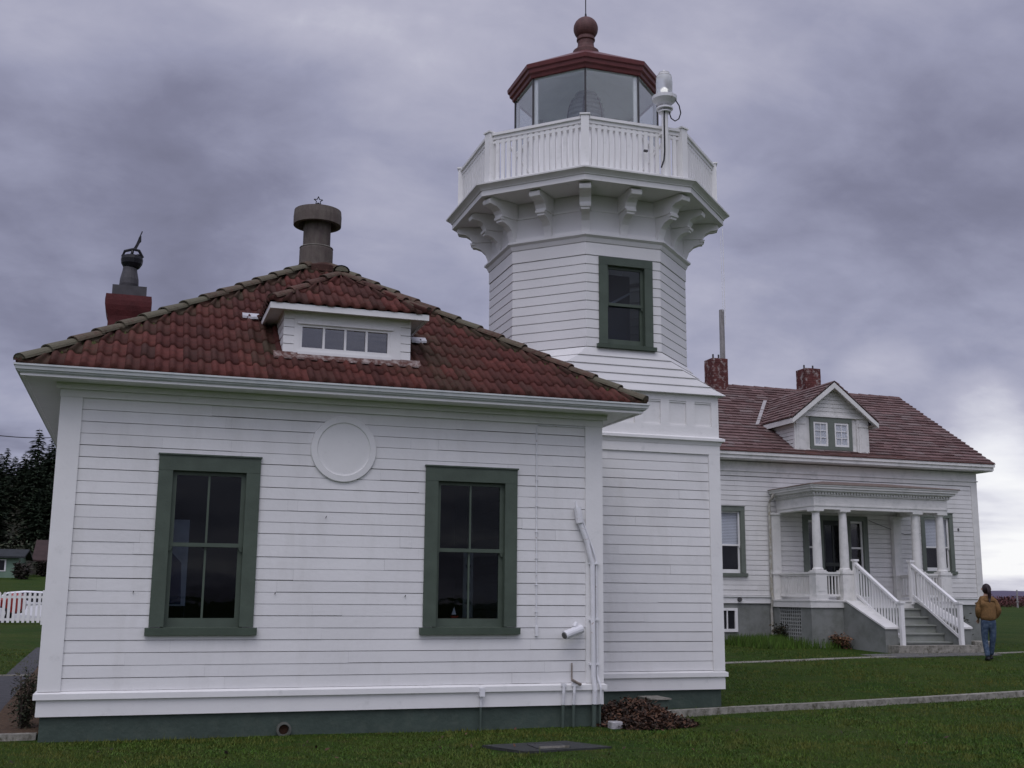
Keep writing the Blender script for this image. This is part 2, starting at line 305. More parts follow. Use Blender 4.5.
def window(parent, P, u0, u1, z0, z1, cas, sill_z, MC, MS, MG, muntin=True, split=None, ears=.04, cap=True, stile=.05, head=None, blind=None, label=None, sashmuntin=1, single=False):
    """double-hung window: casing > sashes, panes, sill. u0..z1 = outside of the casing (z0 = its foot)"""
    hd = head or cas
    A = MB(P)
    bx = lambda B, a, b, c, d, n0, n1: B.box(a, b, c, d, n0, n1)
    bx(A, u0, u0+cas, z0, z1-hd, -.02, .028); bx(A, u1-cas, u1, z0, z1-hd, -.02, .028); bx(A, u0, u1, z1-hd, z1, -.02, .031)
    if cap: bx(A, u0-.012, u1+.012, z1, z1+.018, -.02, .05)
    i0, i1, j0, j1 = u0+cas, u1-cas, z0, z1-hd
    for a, b in ((i0-.03, i0), (i1, i1+.03)): bx(A, a, b, j0, j1, -.16, -.0205)
    bx(A, i0-.03, i1+.03, j1, j1+.03, -.16, -.0205)
    W_ = A.build('window', MC, parent)
    if label: W_['label'] = label
    S = MB(P)
    if sill_z is not None:
        S.hexa([(u0-ears, sill_z, -.1), (u1+ears, sill_z, -.1), (u1+ears, sill_z, .062), (u0-ears, sill_z, .062)], [(u0-ears, z0-.001, -.1), (u1+ears, z0-.001, -.1), (u1+ears, z0-.012, .07), (u0-ears, z0-.012, .07)])
        S.build('sill', MC, W_)
    mid = split if split is not None else (j0+j1)/2
    halves = [(j0, j1, -.05, -.085, .075)] if single else [(mid-.015, j1, -.04, -.072, .045), (j0-.004, mid+.028, -.076, -.11, .10)]
    for k, (a, b, na, nb, br) in enumerate(halves):
        Q = MB(P); tr = .045 if (k == 0) else .043
        bx(Q, i0, i0+stile, a, b, nb, na); bx(Q, i1-stile, i1, a, b, nb, na)
        bx(Q, i0+stile, i1-stile, b-tr, b, nb, na-.001); bx(Q, i0+stile, i1-stile, a, a+br, nb, na-.001)
        if muntin:
            for j in range(1, sashmuntin+1):
                uc = i0+stile+(i1-i0-2*stile)*j/(sashmuntin+1)
                bx(Q, uc-.012, uc+.012, a+br, b-tr, nb+.004, na-.004)
        if k == 0 and not single:
            for uc, sg in ((i0+stile, 1), (i1-stile, -1)):    # sash horns
                Q.hexa([(uc-sg*stile*.9, a-.05, na-.003), (uc-sg*stile*.5, a-.05, na-.003), (uc, a, na-.003), (uc-sg*stile*.9, a, na-.003)], [(uc-sg*stile*.9, a-.05, nb+.003), (uc-sg*stile*.5, a-.05, nb+.003), (uc, a, nb+.003), (uc-sg*stile*.9, a, nb+.003)])
        Q.build('sash', MS, W_)
        G = MB(P); nm = (na+nb)/2; G.box(i0+stile-.005, i1-stile+.005, a+br-.005, b-tr+.005, nm-.002, nm+.002); G.build('pane', MG, W_)
    if blind:
        Bq = MB(P); z = blind[0]
        while z < j1-.02:
            Bq.hexa([(i0+.01, z, -.125), (i1-.01, z, -.125), (i1-.01, z+.036, -.137), (i0+.01, z+.036, -.137)], [(i0+.01, z, -.127), (i1-.01, z, -.127), (i1-.01, z+.036, -.139), (i0+.01, z+.036, -.139)]); z += .042
        Bq.build('blind', BLIND, W_)
    return W_
def tiles(B, O, ud, vd, lo, hi, V, tw, rows, lich, jt=.0025, seed=1, flat=False):
    """pan tiles on a sloping plane: O + u*ud + v*vd, between lo(v) and hi(v)"""
    R_ = random.Random(seed); O = Vector(O); ud = Vector(ud); vd = Vector(vd); n = ud.cross(vd).normalized()
    if n.z < 0: n = -n
    rh = V/rows; K = 10
    for r in range(rows):
        v0, v1 = r*rh-(.02 if r else .0), (r+1)*rh+.015
        a0, b0 = lo(max(v0, 0)), hi(max(v0, 0))
        k = math.floor(a0/tw)
        while k*tw < b0:
            dh, dv, sk = R_.uniform(-jt, jt)+(.012 if R_.random() < .02 else 0), R_.uniform(-.006, .006)-(.03 if R_.random() < .015 else 0), R_.uniform(-.004, .004)
            pr_ = []
            for i in range(K+1):
                p = i/K; u = (k+p)*tw
                hgt = (.038*math.sin(math.pi*p/.52)**.6) if p <= .52 else -.006*math.sin(math.pi*(p-.52)/.48)
                pr_.append((u, hgt))
            um = (k+.5)*tw; vm = (v0+v1)/2
            edge = min(um-lo(vm), hi(vm)-um)
            tint = (R_.random(), min(1, max(0, lich(um, vm)+R_.uniform(-.25, .25))), max(0, R_.random()*1.6-.9), 1)
            vs = []; cl_ = lambda u, v: min(max(u, lo(min(max(v, 0), V))), hi(min(max(v, 0), V)))
            for (u, h) in pr_: vs.append(O+ud*cl_(u, v0)+vd*(v0+dv)+n*(h*.6-.012))
            for (u, h) in pr_: vs.append(O+ud*cl_(u, v0)+vd*(v0+dv)+n*(h+.030+dh+sk*(u-um)/tw))
            for (u, h) in pr_: vs.append(O+ud*cl_(u, v1)+vd*v1+n*(h+.002))
            q = K+1
            B.add(vs, [(i, i+1, q+i+1, q+i) for i in range(K)]+[(q+i, q+i+1, 2*q+i+1, 2*q+i) for i in range(K)], tint)
            k += 1
def shingles(B, O, ud, vd, lo, hi, V, rows, seed=2, w0=.14, w1=.30, th=.022):
    R_ = random.Random(seed); O = Vector(O); ud = Vector(ud); vd = Vector(vd); n = ud.cross(vd).normalized()
    if n.z < 0: n = -n
    rh = V/rows
    for r in range(rows):
        v0, v1 = r*rh, min(V, (r+1)*rh+.02)
        u = lo(v0)-R_.random()*.2; e = hi(v0)
        while u < e:
            wd = R_.uniform(w0, w1); a, b = max(u, lo(v0)), min(u+wd-.006, e); a1, b1 = max(u, lo(v1)), min(u+wd-.006, hi(v1))
            u += wd
            if b <= a or b1 < a1: continue
            t = th*R_.uniform(.75, 1.5); dv = R_.uniform(-.02, .012)
            p = lambda uu, vv, h: O+ud*uu+vd*vv+n*h
            B.add([p(a, v0+dv, -.01), p(b, v0+dv, -.01), p(a, v0+dv, t+.012), p(b, v0+dv, t+.012), p(a1, v1, .004), p(b1, v1, .004)], [(0, 1, 3, 2), (2, 3, 5, 4), (0, 2, 4), (1, 5, 3)],
                  (R_.random(), R_.random()**2*.9, max(0, R_.random()*1.5-.9), 1))
def caps(B, a, b, step, r, lich, seed=3, start=0):
    """half-round cap tiles laid up a hip from a to b"""
    R_ = random.Random(seed); a = Vector(a); b = Vector(b); d = b-a; Ln = d.length; d.normalize(); side = d.cross(Vector((0, 0, 1))).normalized(); up = side.cross(d)
    k = int(round(Ln/step)); st = Ln/k
    for i in range(k):
        p0 = a+d*(i*st-.03); p1 = a+d*((i+1)*st+.02); tint = (R_.random(), min(1, max(0, lich+R_.uniform(-.3, .3))), R_.random()*.3, 1)
        vs = []; n = 8; tilt = R_.uniform(-.01, .01)
        for p, rr, h in ((p0, r*1.10, .022), (p1, r*.92, 0)):
            for q in (1, .80):
                for j in range(n+1):
                    t = math.pi*j/n; vs.append(p+side*(math.cos(t)*rr*q+tilt)+up*(math.sin(t)*rr*q*.75+h))
        m_ = n+1
        fs = [(j, j+1, 2*m_+j+1, 2*m_+j) for j in range(n)]+[(j, m_+j, m_+j+1, j+1) for j in range(n)]+[(m_+j, 3*m_+j, 3*m_+j+1, m_+j+1) for j in range(n)]
        if i == 0: fs += [tuple(range(m_))]
        B.add(vs, fs, tint)

# ================================================================ THE SETTING
def grid(xs, ys, zf): 
    v = [(x, y, zf(x, y)) for y in ys for x in xs]; n = len(xs)
    return v, [(j*n+i, j*n+i+1, (j+1)*n+i+1, (j+1)*n+i) for j in range(len(ys)-1) for i in range(n-1)]
def axis(a, b, mid0, mid1, st):
    r = list(np.arange(mid0, mid1+.01, st)); x = mid1; s = st
    while x < b: s *= 1.35; x += s; r.append(min(x, b))
    x = mid0; s = st; l_ = []
    while x > a: s *= 1.35; x -= s; l_.append(max(x, a))
    return l_[::-1]+r
B = MB(); xs = axis(-3500, 5000, -14, 44, .8); ys = axis(-300, 6000, -10, 60, .8)
v, f = grid(xs, ys, lambda x, y: ground_z(x, y)+.012*math.sin(x*1.7+y*.9)*math.sin(y*1.3-x*.4)*(1 if abs(x) < 60 and -10 < y < 60 else 0)); B.add(v, f)
tag(B.build('ground', LAWN, None, True), 'mown green lawn around the white buildings', kind='structure')
def hh(x, y):
    ridge = 12.5 if x < 5 else 12.5*math.exp(-((x-5)/60)**2)
    ridge = ridge*(1+.12*math.sin(x*.05)+.05*math.sin(x*.17+1))
    t = min(1, max(0, (y-92)/62))
    if x > 20: return -.6+ridge*.5*(t*t*(3-2*t))-(x-20)*.12
    return -.6+2.6*min(1, max(0, (y-90)/10))+ridge*(t*t*(3-2*t))
B = MB(); v, f = grid(list(np.arange(-160, 150, 5)), list(np.arange(70, 215, 5)), lambda x, y: hh(x, y)+ground_z(x, y)*.6+RNG.uniform(-.3, .3)); B.add(v, f)
HILLM = mat('dark_hillside_undergrowth', (.028, .032, .022), .95, .5, .25, .8, 2, col2=(.045, .04, .028))
tag(B.build('hillside', HILLM, None, True), 'dark wooded hillside behind the houses', kind='structure')
B = MB(); pts = [(400+i*130, 2600, 16+6*math.sin(i*.7)+4*math.sin(i*1.9)) for i in range(32)]
for (x0, y0, z0), (x1, y1, z1) in zip(pts[:-1], pts[1:]): B.hexa([(x0, y0, -5), (x1, y1, -5), (x1, y1+900, -5), (x0, y0+900, -5)], [(x0, y0+60, z0), (x1, y1+60, z1), (x1, y1+500, z1+14), (x0, y0+500, z0+14)])
tag(B.build('far_shore', mat('hazy_far_shore', (.10, .085, .13), .9, .1, .002)), 'low purple far shore on the horizon', kind='structure')
# paths and kerbs
def strip(name, pts, wd, th, material, label, kind='structure', dz=.006):
    B = MB()
    for (x0, y0), (x1, y1) in zip(pts[:-1], pts[1:]):
        n = max(1, int(math.hypot(x1-x0, y1-y0)/1.2))
        for i in range(n):
            a = Vector((x0+(x1-x0)*i/n, y0+(y1-y0)*i/n, 0)); b = Vector((x0+(x1-x0)*(i+1)/n, y0+(y1-y0)*(i+1)/n, 0)); s = (b-a).cross(Vector((0, 0, 1))).normalized()*wd/2
            q = [a-s, b-s, b+s, a+s]; B.hexa([(p.x, p.y, ground_z(p.x, p.y)-.15) for p in q], [(p.x, p.y, ground_z(p.x, p.y)+th+dz+random.uniform(-.004, .004)) for p in q])
    return tag(B.build(name, material), label, kind=kind)
strip('kerb', [(7.75, .80), (15.2, 2.32), (45, 8.4)], .13, .085, CONC, 'low weathered concrete kerb running across the lawn')
strip('path', [(8.5, 7.2), (12.83, 8.42), (16.6, 9.33), (18.0, 9.6)], .26, .010, CONC, 'narrow concrete walk leading to the porch steps')
strip('path', [(17.6, 9.75), (21.2, 10.2)], .95, .012, CONCD, 'damp grey landing slab at the foot of the porch steps')
strip('path', [(21.2, 10.2), (23.6, 10.8)], .20, .008, CONC, 'thin concrete edge continuing past the porch')
B = MB(); v, f = grid([-7, -5, -3, -1.04, -.62], [.42, 2, 4, 6, 7.45], lambda x, y: ground_z(x, y)+.02); B.add(v, f)
v, f = grid([-1.04, -.8, -.62], [7.45, 9, 11, 13.0], lambda x, y: ground_z(x, y)+.02); B.add(v, f)
v, f = grid([-1.04, 3, 8], [13.0, 13.6, 14.2], lambda x, y: ground_z(x, y)+.02); B.add(v, f)
tag(B.build('pavement', ASPH), 'dark asphalt walk along the left side of the small building', kind='structure')
strip('kerb', [(-7, 7.5), (-.66, 7.5)], .07, .03, CONC, 'pale thin edging line crossing the asphalt walk')
strip('kerb', [(-7, .33), (-.01, .33)], .14, .06, CONC, 'short pale kerb at the corner of the small building')
B = MB(); v, f = grid([-.62, -.4, -.2, -.012], list(np.arange(.42, 12.6, .7)), lambda x, y: ground_z(x, y)+.035+random.uniform(0, .02)); B.add(v, f)
tag(B.build('soil_bed', SOIL), 'bare brown soil bed beside the foundation', kind='structure')

# ================================================================ SMALL BUILDING WITH RED TILE ROOF
W0 = 6.58
SB = thing('signal_building', 'small square white clapboard building with red clay tile hip roof and green windows', 'building', (3.29, 3.29, 0))
B = MB(); B.box(.025, W0-.025, .025, W0-.025, -.35, .285); B.build('foundation', DGREEN, SB)
B = MB()
for (a, b, c, d) in ((-.02, W0+.02, -.02, .05), (-.02, W0+.02, W0-.05, W0+.02), (-.02, .05, .05, W0-.05), (W0-.05, W0+.02, .05, W0-.05)): B.box(a, b, c, d, .27, .45)
for z0, z1, o in ((.45, .512, .055),):
    B.hexa([(-o, -o, z0), (W0+o, -o, z0), (W0+o, W0+o, z0), (-o, W0+o, z0)], [(-o, -o, z1), (W0+o, -o, z1), (W0+o, W0+o, z1), (-o, W0+o, z1)])
    B.hexa([(-o+.004, -o+.004, z1-.001), (W0+o-.004, -o+.004, z1-.001), (W0+o-.004, W0+o, z1-.001), (-o+.004, W0+o, z1-.001)], [(0, 0, z1+.022), (W0, 0, z1+.022), (W0, W0, z1+.022), (0, W0, z1+.022)])
B.build('water_table', WTRIM, SB)
PF = lambda u, z, n: (u, -n, z); PL = lambda u, z, n: (-n, u, z); PR = lambda u, z, n: (W0+n, u, z); PB = lambda u, z, n: (u, W0+n, z)
W1 = (1.087, 2.238, 1.2225, 3.168); W2 = (4.245, 5.436, 1.2225, 3.168)
holes = [(w_[0]+.12, w_[1]-.12, w_[2]-.05, w_[3]-.12) for w_ in (W1, W2)]
B = MB(); siding(B, .2, W0-.2, .532, 3.78, .1374, holes, PF); siding(B, .2, W0-.2, .532, 3.78, .1374, [], PL); siding(B, .2, W0-.2, .532, 3.78, .1374, [], PR); siding(B, .2, W0-.2, .532, 3.78, .1374, [], PB)
B.build('wall', WHITE, SB)
B = MB(); c = .215
for x in (0, W0):
    for y in (0, W0):
        sx = 1 if x == 0 else -1; sy = 1 if y == 0 else -1
        xs_ = sorted((x-sx*.022, x+sx*c)); ys_ = sorted((y-sy*.022, y+sy*.02)); B.box(*xs_, *ys_, .534, 3.79)
        xs_ = sorted((x-sx*.022, x+sx*.02)); ys_ = sorted((y+sy*.0205, y+sy*c)); B.box(*xs_, *ys_, .534, 3.79); B.build('corner_board', WTRIM, SB); B = MB()
B = MB()     # frieze, bed moulding, soffit, fascia
def ring(B, o0, o1, z0, z1):    # square ring between offsets o0 (inner) and o1 (outer)
    for (a, b, c_, d) in ((-o1, W0+o1, -o1, -o0), (-o1, W0+o1, W0+o0, W0+o1), (-o1, -o0, -o0, W0+o0), (W0+o0, W0+o1, -o0, W0+o0)): B.box(a, b, c_, d, z0, z1)
ring(B, -.02, .03, 3.78, 3.935); ring(B, .031, .075, 3.865, 3.934); ring(B, .0, .40, 3.935, 3.955); ring(B, .385, .425, 3.925, 4.03)
B.build('eaves', WTRIM, SB)
B = MB(); g0, g1 = .425, .489
for s in range(4):
    T = [lambda u, d, z: (u, -d, z), lambda u, d, z: (W0+d, u, z), lambda u, d, z: (u, W0+d, z), lambda u, d, z: (-d, u, z)][s]
    prof = [(g0, 3.955), (g0+.012, 3.955), (g0+.016, 3.963), (g0+.030, 3.966), (g0+.034, 3.978), (g1-.012, 3.986), (g1-.006, 4.022), (g1+.006, 4.026), (g1+.006, 4.046), (g1-.012, 4.046), (g1-.014, 4.02), (g0, 4.02)]
    B.hexa([T(-p, p, z) for p, z in prof], [T(W0+p, p, z) for p, z in prof])
B.build('gutter', GUTTER, SB)
# room behind the windows
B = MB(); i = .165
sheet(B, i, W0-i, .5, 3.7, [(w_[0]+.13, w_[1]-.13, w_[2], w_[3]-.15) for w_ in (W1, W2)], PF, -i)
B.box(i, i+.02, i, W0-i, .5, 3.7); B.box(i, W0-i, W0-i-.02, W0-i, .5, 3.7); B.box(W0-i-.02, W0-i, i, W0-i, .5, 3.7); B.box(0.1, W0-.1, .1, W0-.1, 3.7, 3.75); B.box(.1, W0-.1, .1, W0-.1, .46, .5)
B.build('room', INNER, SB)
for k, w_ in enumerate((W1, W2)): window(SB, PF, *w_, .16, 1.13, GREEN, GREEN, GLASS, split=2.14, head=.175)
# medallion
B = MB(lambda x, y, z: (3.215+x, -.0-z, 3.33+y)); B.lathe((0, 0), [(0.001, -.01), (.40, -.01), (.40, .022), (.395, .032), (.325, .036), (.315, .022), (.30, .020), (.001, .020)], 48, cap=False)
B.build('wall_medallion', WTRIM, SB, False)
# roof
EV = .462; Lr = W0+2*EV; sl_ = .672; hV = Lr/2*math.sqrt(1+sl_*sl_); cs = 1/math.sqrt(1+sl_*sl_); RZ = 4.052
B = MB()
def lich_front(u, v):
    x = u-EV; l = 0
    d = abs(x-2.3)+abs(v-.9)*.5; l = max(l, .75-d*1.1) if x < 2.44 and v > .1 else l
    d = abs(x-4.35)+abs(v-1.0)*.4; l = max(l, .65-d*.6)
    edge = min(u-v*cs, Lr-v*cs-u); l = max(l, .75-edge*1.6)
    return l+.05
lo = lambda v: v*cs; hi = lambda v: Lr-v*cs
tiles(B, (-EV, -EV, RZ), (1, 0, 0), (0, cs, sl_*cs), lo, hi, hV, .158, 12, lich_front, seed=11)
tiles(B, (W0+EV, -EV, RZ), (0, 1, 0), (-cs, 0, sl_*cs), lo, hi, hV, .158, 12, lambda u, v: .3, seed=12)
tiles(B, (W0+EV, W0+EV, RZ), (-1, 0, 0), (0, -cs, sl_*cs), lo, hi, hV, .158, 12, lambda u, v: .3, seed=13)
tiles(B, (-EV, W0+EV, RZ), (0, -1, 0), (cs, 0, sl_*cs), lo, hi, hV, .158, 12, lambda u, v: .3, seed=14)
RF = B.build('roof', TILE, SB, True)
B = MB(); ap = Vector((W0/2, W0/2, RZ+sl_*Lr/2))
B.add([(-EV+.03, -EV+.03, RZ-.015), (W0+EV-.03, -EV+.03, RZ-.015), (W0+EV-.03, W0+EV-.03, RZ-.015), (-EV+.03, W0+EV-.03, RZ-.015), tuple(ap-Vector((0, 0, .03)))], [(0, 1, 4), (1, 2, 4), (2, 3, 4), (3, 0, 4), (0, 3, 2, 1)])
B.build('roof_deck', SOIL, RF)
for k, (x, y) in enumerate(((-EV, -EV), (W0+EV, -EV), (W0+EV, W0+EV), (-EV, W0+EV))):
    B = MB(); caps(B, Vector((x, y, RZ+.005))+(ap-Vector((x, y, RZ))).normalized()*.06, ap+Vector((0, 0, .035)), .38, .088, (.85, .7, .6, .6)[k], seed=20+k)
    B.build('hip_cap', HIPT, RF)
# moss along the hips: small mounds in the joint under the caps
B = MB()
for (x, y), sgn in (((-EV, -EV), 1), ((W0+EV, -EV), -1)):
    a = Vector((x, y, RZ+.03)); d = (ap-a)
    for i in range(240):
        t = random.uniform(.05, .97) if sgn > 0 else random.uniform(.05, .97)
        p = a+d*t+Vector((sgn*random.uniform(.05, .17), 0, 0)); p.z -= .015; r_ = random.uniform(.012, .034)
        B.add([p+Vector((math.cos(q)*r_, math.sin(q)*r_, -.02)) for q in (0, 1.57, 3.14, 4.71)]+[p+Vector((0, 0, r_*.9))], [(0, 1, 4), (1, 2, 4), (2, 3, 4), (3, 0, 4)])
tag(B.build('moss', MOSS, RF, True), kind='stuff')
B = MB(); B.lathe((3.33, 3.24), [(.30, 6.40), (.30, 6.50), (.16, 6.58)], 14); B.box(3.44, 3.72, 3.18, 3.42, 6.40, 6.56); B.build('apex_tile', HIPT, RF)
# dormer
DX0, DX1, DY, DZ0, DZ1 = 2.44, 4.035, .105, 4.40, 5.03
DM = MB(lambda u, z, n: (u, DY-n, z))
DM.box(DX0+.13, DX1-.13, DZ0, 4.535, -.06, .012); DM.box(DX0+.13, DX1-.13, 4.885, DZ1, -.06, .012); DM.box(DX0+.13, 2.638, 4.535, 4.885, -.06, .012); DM.box(3.772, DX1-.13, 4.535, 4.885, -.06, .012)
for a, b in ((DX0, DX0+.13), (DX1-.13, DX1)):
    siding(DM, a, b, DZ0, DZ1, .105, [], lambda u, z, n: (u, z, n+.004), dep=.02)
for sx, X_ in ((-1, DX0), (1, DX1)):
    T = MB(lambda u, z, n, sx=sx, X_=X_: (X_+sx*n, u, z)); siding(T, DY, 1.3, DZ0, DZ1, .105, [], lambda u, z, n: (u, z, n)); DM.v, b0 = DM.v+T.v, len(DM.v); DM.f += [tuple(b0+i for i in f_) for f_ in T.f]; DM.t += T.t
DO = DM.build('dormer', WTRIM, SB)
B = MB(lambda u, z, n: (u, DY-n, z)); B.box(2.605, 3.805, 4.87, 4.90, -.02, .035); B.box(2.62, 3.79, 4.49, 4.525, -.02, .03)
for a in (2.638, 3.752-.012): B.box(a, a+.032, 4.53, 4.885, -.05, .004)
B.box(2.67, 3.74, 4.53, 4.58, -.05, .0035); B.box(2.67, 3.74, 4.84, 4.885, -.05, .0035)
for k in (1, 2, 3): uc = 2.67+1.07*k/4; B.box(uc-.014, uc+.014, 4.58, 4.84, -.045, .0)
DW = B.build('window', WTRIM, DO)
B = MB(lambda u, z, n: (u, DY-n, z)); B.box(2.66, 3.75, 4.57, 4.85, -.03, -.026); B.build('pane', DGLASS, DW)
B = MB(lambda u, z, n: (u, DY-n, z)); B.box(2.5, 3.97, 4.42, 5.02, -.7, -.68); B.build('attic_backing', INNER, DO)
PATCH = mat('pale_mortar', (.50, .50, .52), .8, .15, 9)
B = MB(); e = .19
B.box(DX0-e, DX1+e, DY-e, DY-e+.03, 5.00, 5.075); B.box(DX0-e, DX0-e+.03, DY-e+.03, 1.25, 5.00, 5.075); B.box(DX1+e-.03, DX1+e, DY-e+.03, 1.25, 5.00, 5.075)
B.box(DX0-e+.03, DX1+e-.03, DY-e+.03, 1.3, 5.028, 5.045)
B.build('cornice', WTRIM, DO)
B = MB(); a0, b0_, yy = DX0-e-.02, DX1+e+.02, DY-e-.02; Ld = b0_-a0; vd_ = Ld/2*math.sqrt(1+sl_**2)
tiles(B, (a0, yy, 5.085), (1, 0, 0), (0, cs, sl_*cs), lambda v: v*cs, lambda v: Ld-v*cs, vd_, .158, 3, lambda u, v: .35, seed=31)
tiles(B, (a0, yy+2.2, 5.085), (0, -1, 0), (cs, 0, sl_*cs), lambda v: 0, lambda v: 2.2-v*cs, vd_, .158, 3, lambda u, v: .35, seed=32)
tiles(B, (b0_, yy, 5.085), (0, 1, 0), (-cs, 0, sl_*cs), lambda v: v*cs, lambda v: 2.2, vd_, .158, 3, lambda u, v: .35, seed=33)
dr = B.build('dormer_roof', TILE, DO, True)
dap = Vector(((a0+b0_)/2, yy+Ld/2, 5.085+sl_*Ld/2))
for x in (a0, b0_):
    B = MB(); caps(B, (x+(.06 if x == a0 else -.06), yy+.06, 5.115), dap+Vector((0, 0, .015)), .36, .072, .45, seed=34); B.build('hip_cap', HIPT, dr)
B = MB(); caps(B, dap+Vector((0, -.05, .02)), dap+Vector((0, 1.15, .02)), .38, .10, .7, seed=36); B.build('ridge_cap', HIPT, dr)
B = MB()     # lead flashing along the foot and ends of the dormer
tn = sl_
rz = lambda y: RZ+tn*(y+EV)+.035
FL = mat('flaking_flashing', (.33, .28, .26), .7, .2, 8, .4, 30, col2=(.11, .05, .04), thr=(.36, .56))
B.hexa([(2.33, .02, rz(.02)), (4.16, .02, rz(.02)), (4.16, .10, rz(.10)), (2.33, .10, rz(.10))], [(2.33, .02, rz(.02)+.02), (4.16, .02, rz(.02)+.02), (4.16, .10, rz(.10)+.05), (2.33, .10, rz(.10)+.05)])
B.build('flashing', FL, DO)
B = MB()
for x0, x1, y0 in ((2.02, 2.30, 1.05), (4.19, 4.40, .72)):
    B = MB()
    for i in range(4):
        xa = x0+(x1-x0)*i/4; xb = x0+(x1-x0)*(i+1)/4; dy = random.uniform(-.02, .02)
        B.hexa([(xa, y0+dy, rz(y0+dy)+.01), (xb, y0+dy, rz(y0+dy)+.01), (xb, y0+.1, rz(y0+.1)), (xa, y0+.1, rz(y0+.1))], [(xa, y0+dy, rz(y0+dy)+.04), (xb, y0+dy, rz(y0+dy)+.04), (xb, y0+.1, rz(y0+.1)+.04), (xa, y0+.1, rz(y0+.1)+.04)])
    B.build('mortar_patch', CONC if False else PATCH, DO)
# round vent on the apex
B = MB(); vc = (3.245, 3.29)
B.lathe(vc, [(.27, 6.40), (.255, 6.55), (.255, 6.80), (.245, 6.83), (.208, 6.84), (.208, 7.34), (.30, 7.20), (.365, 7.20), (.368, 7.34), (.36, 7.435), (.25, 7.475), (.05, 7.53), (.001, 7.53)], 36)
VT = B.build('roof_vent', VENTM, SB)
B = MB(); B.lathe(vc, [(.235, 6.838), (.252, 6.842), (.258, 6.832)], 36, cap=False); B.build('vent_rim', CONC, VT)
B = MB(); B.tube([(vc[0], vc[1], 7.52), (vc[0], vc[1], 7.58)], .012)
for k in range(5):
    a1, a2 = math.pi/2+k*2*math.pi/5, math.pi/2+(k+.5)*2*math.pi/5; a3 = math.pi/2+(k+1)*2*math.pi/5
    P3 = lambda r, a: (vc[0]+r*math.cos(a), vc[1], 7.61+r*math.sin(a))
    B.tube([P3(.072, a1), P3(.03, a2)], .007, 5); B.tube([P3(.03, a2), P3(.072, a3)], .007, 5)
B.build('vent_star', DARKM, VT)
# chimney at the back left
B = MB(); cxx, cyy = .535, 5.3
def sq(h): return [(-h, -h), (h, -h), (h, h), (-h, h)]
def loft(B, prof):
    vs = []; [vs.extend([(cxx+x, cyy+y, z) for x, y in sq(h)]) for h, z in prof]; k = len(prof)
    B.add(vs, [(i*4+j, i*4+(j+1) % 4, (i+1)*4+(j+1) % 4, (i+1)*4+j) for i in range(k-1) for j in range(4)]+[(3, 2, 1, 0), tuple(range(4*k-4, 4*k))])
loft(B, [(.295, 4.3), (.295, 5.86), (.305, 5.93), (.335, 6.02), (.352, 6.10), (.355, 6.18), (.345, 6.275)]); CH = B.build('chimney', REDC, SB)
B = MB(); loft(B, [(.262, 6.28), (.262, 6.45)]); B.build('chimney_slab', POTM, CH)
B = MB(); B.lathe((cxx-.02, cyy), [(.135, 6.45), (.150, 6.53), (.145, 6.62), (.115, 6.76), (.105, 6.88)], 18); B.build('chimney_pot', POTM, CH, False)
B = MB(); B.lathe((cxx, cyy), [(.10, 6.80), (.13, 6.82), (.165, 6.88), (.175, 6.95), (.165, 7.0), (.12, 7.02)], 14)
for q0, q1, q2 in (((-.15, 6.98), (-.12, 7.07), (.0, 7.12)), ((.0, 7.12), (.10, 7.10), (.165, 6.99)), ((-.02, 7.0), (.0, 7.06), (.0, 7.12)), ((.03, 7.0), (.09, 7.02), (.15, 7.0))):
    B.tube([(cxx+q0[0], cyy-.05, q0[1]), (cxx+q1[0], cyy-.06, q1[1]), (cxx+q2[0], cyy-.04, q2[1])], .024, 7)
B.tube([(cxx, cyy-.04, 7.10), (cxx+.05, cyy-.04, 7.20), (cxx+.13, cyy-.04, 7.44)], .009, 6)
B.prism([(cxx+.01, 7.13), (cxx+.06, 7.13), (cxx+.105, 7.24), (cxx+.125, 7.26), (cxx+.12, 7.36), (cxx+.08, 7.33), (cxx+.07, 7.27)], lambda p, q, h: (p, cyy-.04+h, q), -.006, .006)
B.build('chimney_cowl', DARKM, CH)
# pipes, conduits and fittings on the front wall
B = MB(); B.tube([(6.227, -.03, 2.80), (6.232, -.04, 2.74), (6.25, -.06, 2.66)], .012)
B.tube([(6.235, -.06, 2.72), (6.265, -.065, 2.52)], .048, 12); B.tube([(6.265, -.06, 2.54), (6.37, -.06, 2.27), (6.41, -.06, 2.10), (6.44, -.06, 2.0), (6.448, -.06, .6), (6.46, -.075, .45), (6.46, -.06, .28)], .031, 12)
B.tube([(6.30, -.035, 2.6), (6.45, -.045, 2.2), (6.50, -.045, 2.05), (6.505, -.045, .62), (6.535, -.09, .48), (6.54, -.07, .28)], .013, 8)
for z in (2.0, 1.3, .75): B.box(6.40, 6.53, -.068, -.022, z, z+.025)
CD = B.build('conduit', PIPEW, SB)
B = MB(); B.tube([(6.46, -.045, .275), (6.46, -.03, -.1)], .030, 12); B.tube([(6.54, -.045, .275), (6.54, -.03, -.1)], .013); B.build('conduit_foot', PIPEG, SB)
B = MB(); B.tube([(6.37, -.012, 3.765), (5.72, -.012, 3.765), (5.695, -.012, 3.74), (5.70, -.012, 1.22)], .010, 6); B.box(5.685, 5.72, -.03, 0, 1.11, 1.23)
for z in np.arange(1.4, 3.7, .33): B.box(5.683, 5.717, -.024, -.002, z, z+.012)
B.build('cable', PIPEW, SB)
for x, z1 in ((6.045, .52), (6.185, .56)):
    B = MB(); B.tube([(x, -.075, z1), (x, -.07, .42), (x, -.045, .28)], .019); B.box(x-.03, x+.03, -.09, -.05, .50, .535); B.build('pipe', PIPEW, SB)
    B = MB(); B.tube([(x, -.045, .278), (x, -.03, -.1)], .019); B.build('pipe_foot', PIPEG, SB)
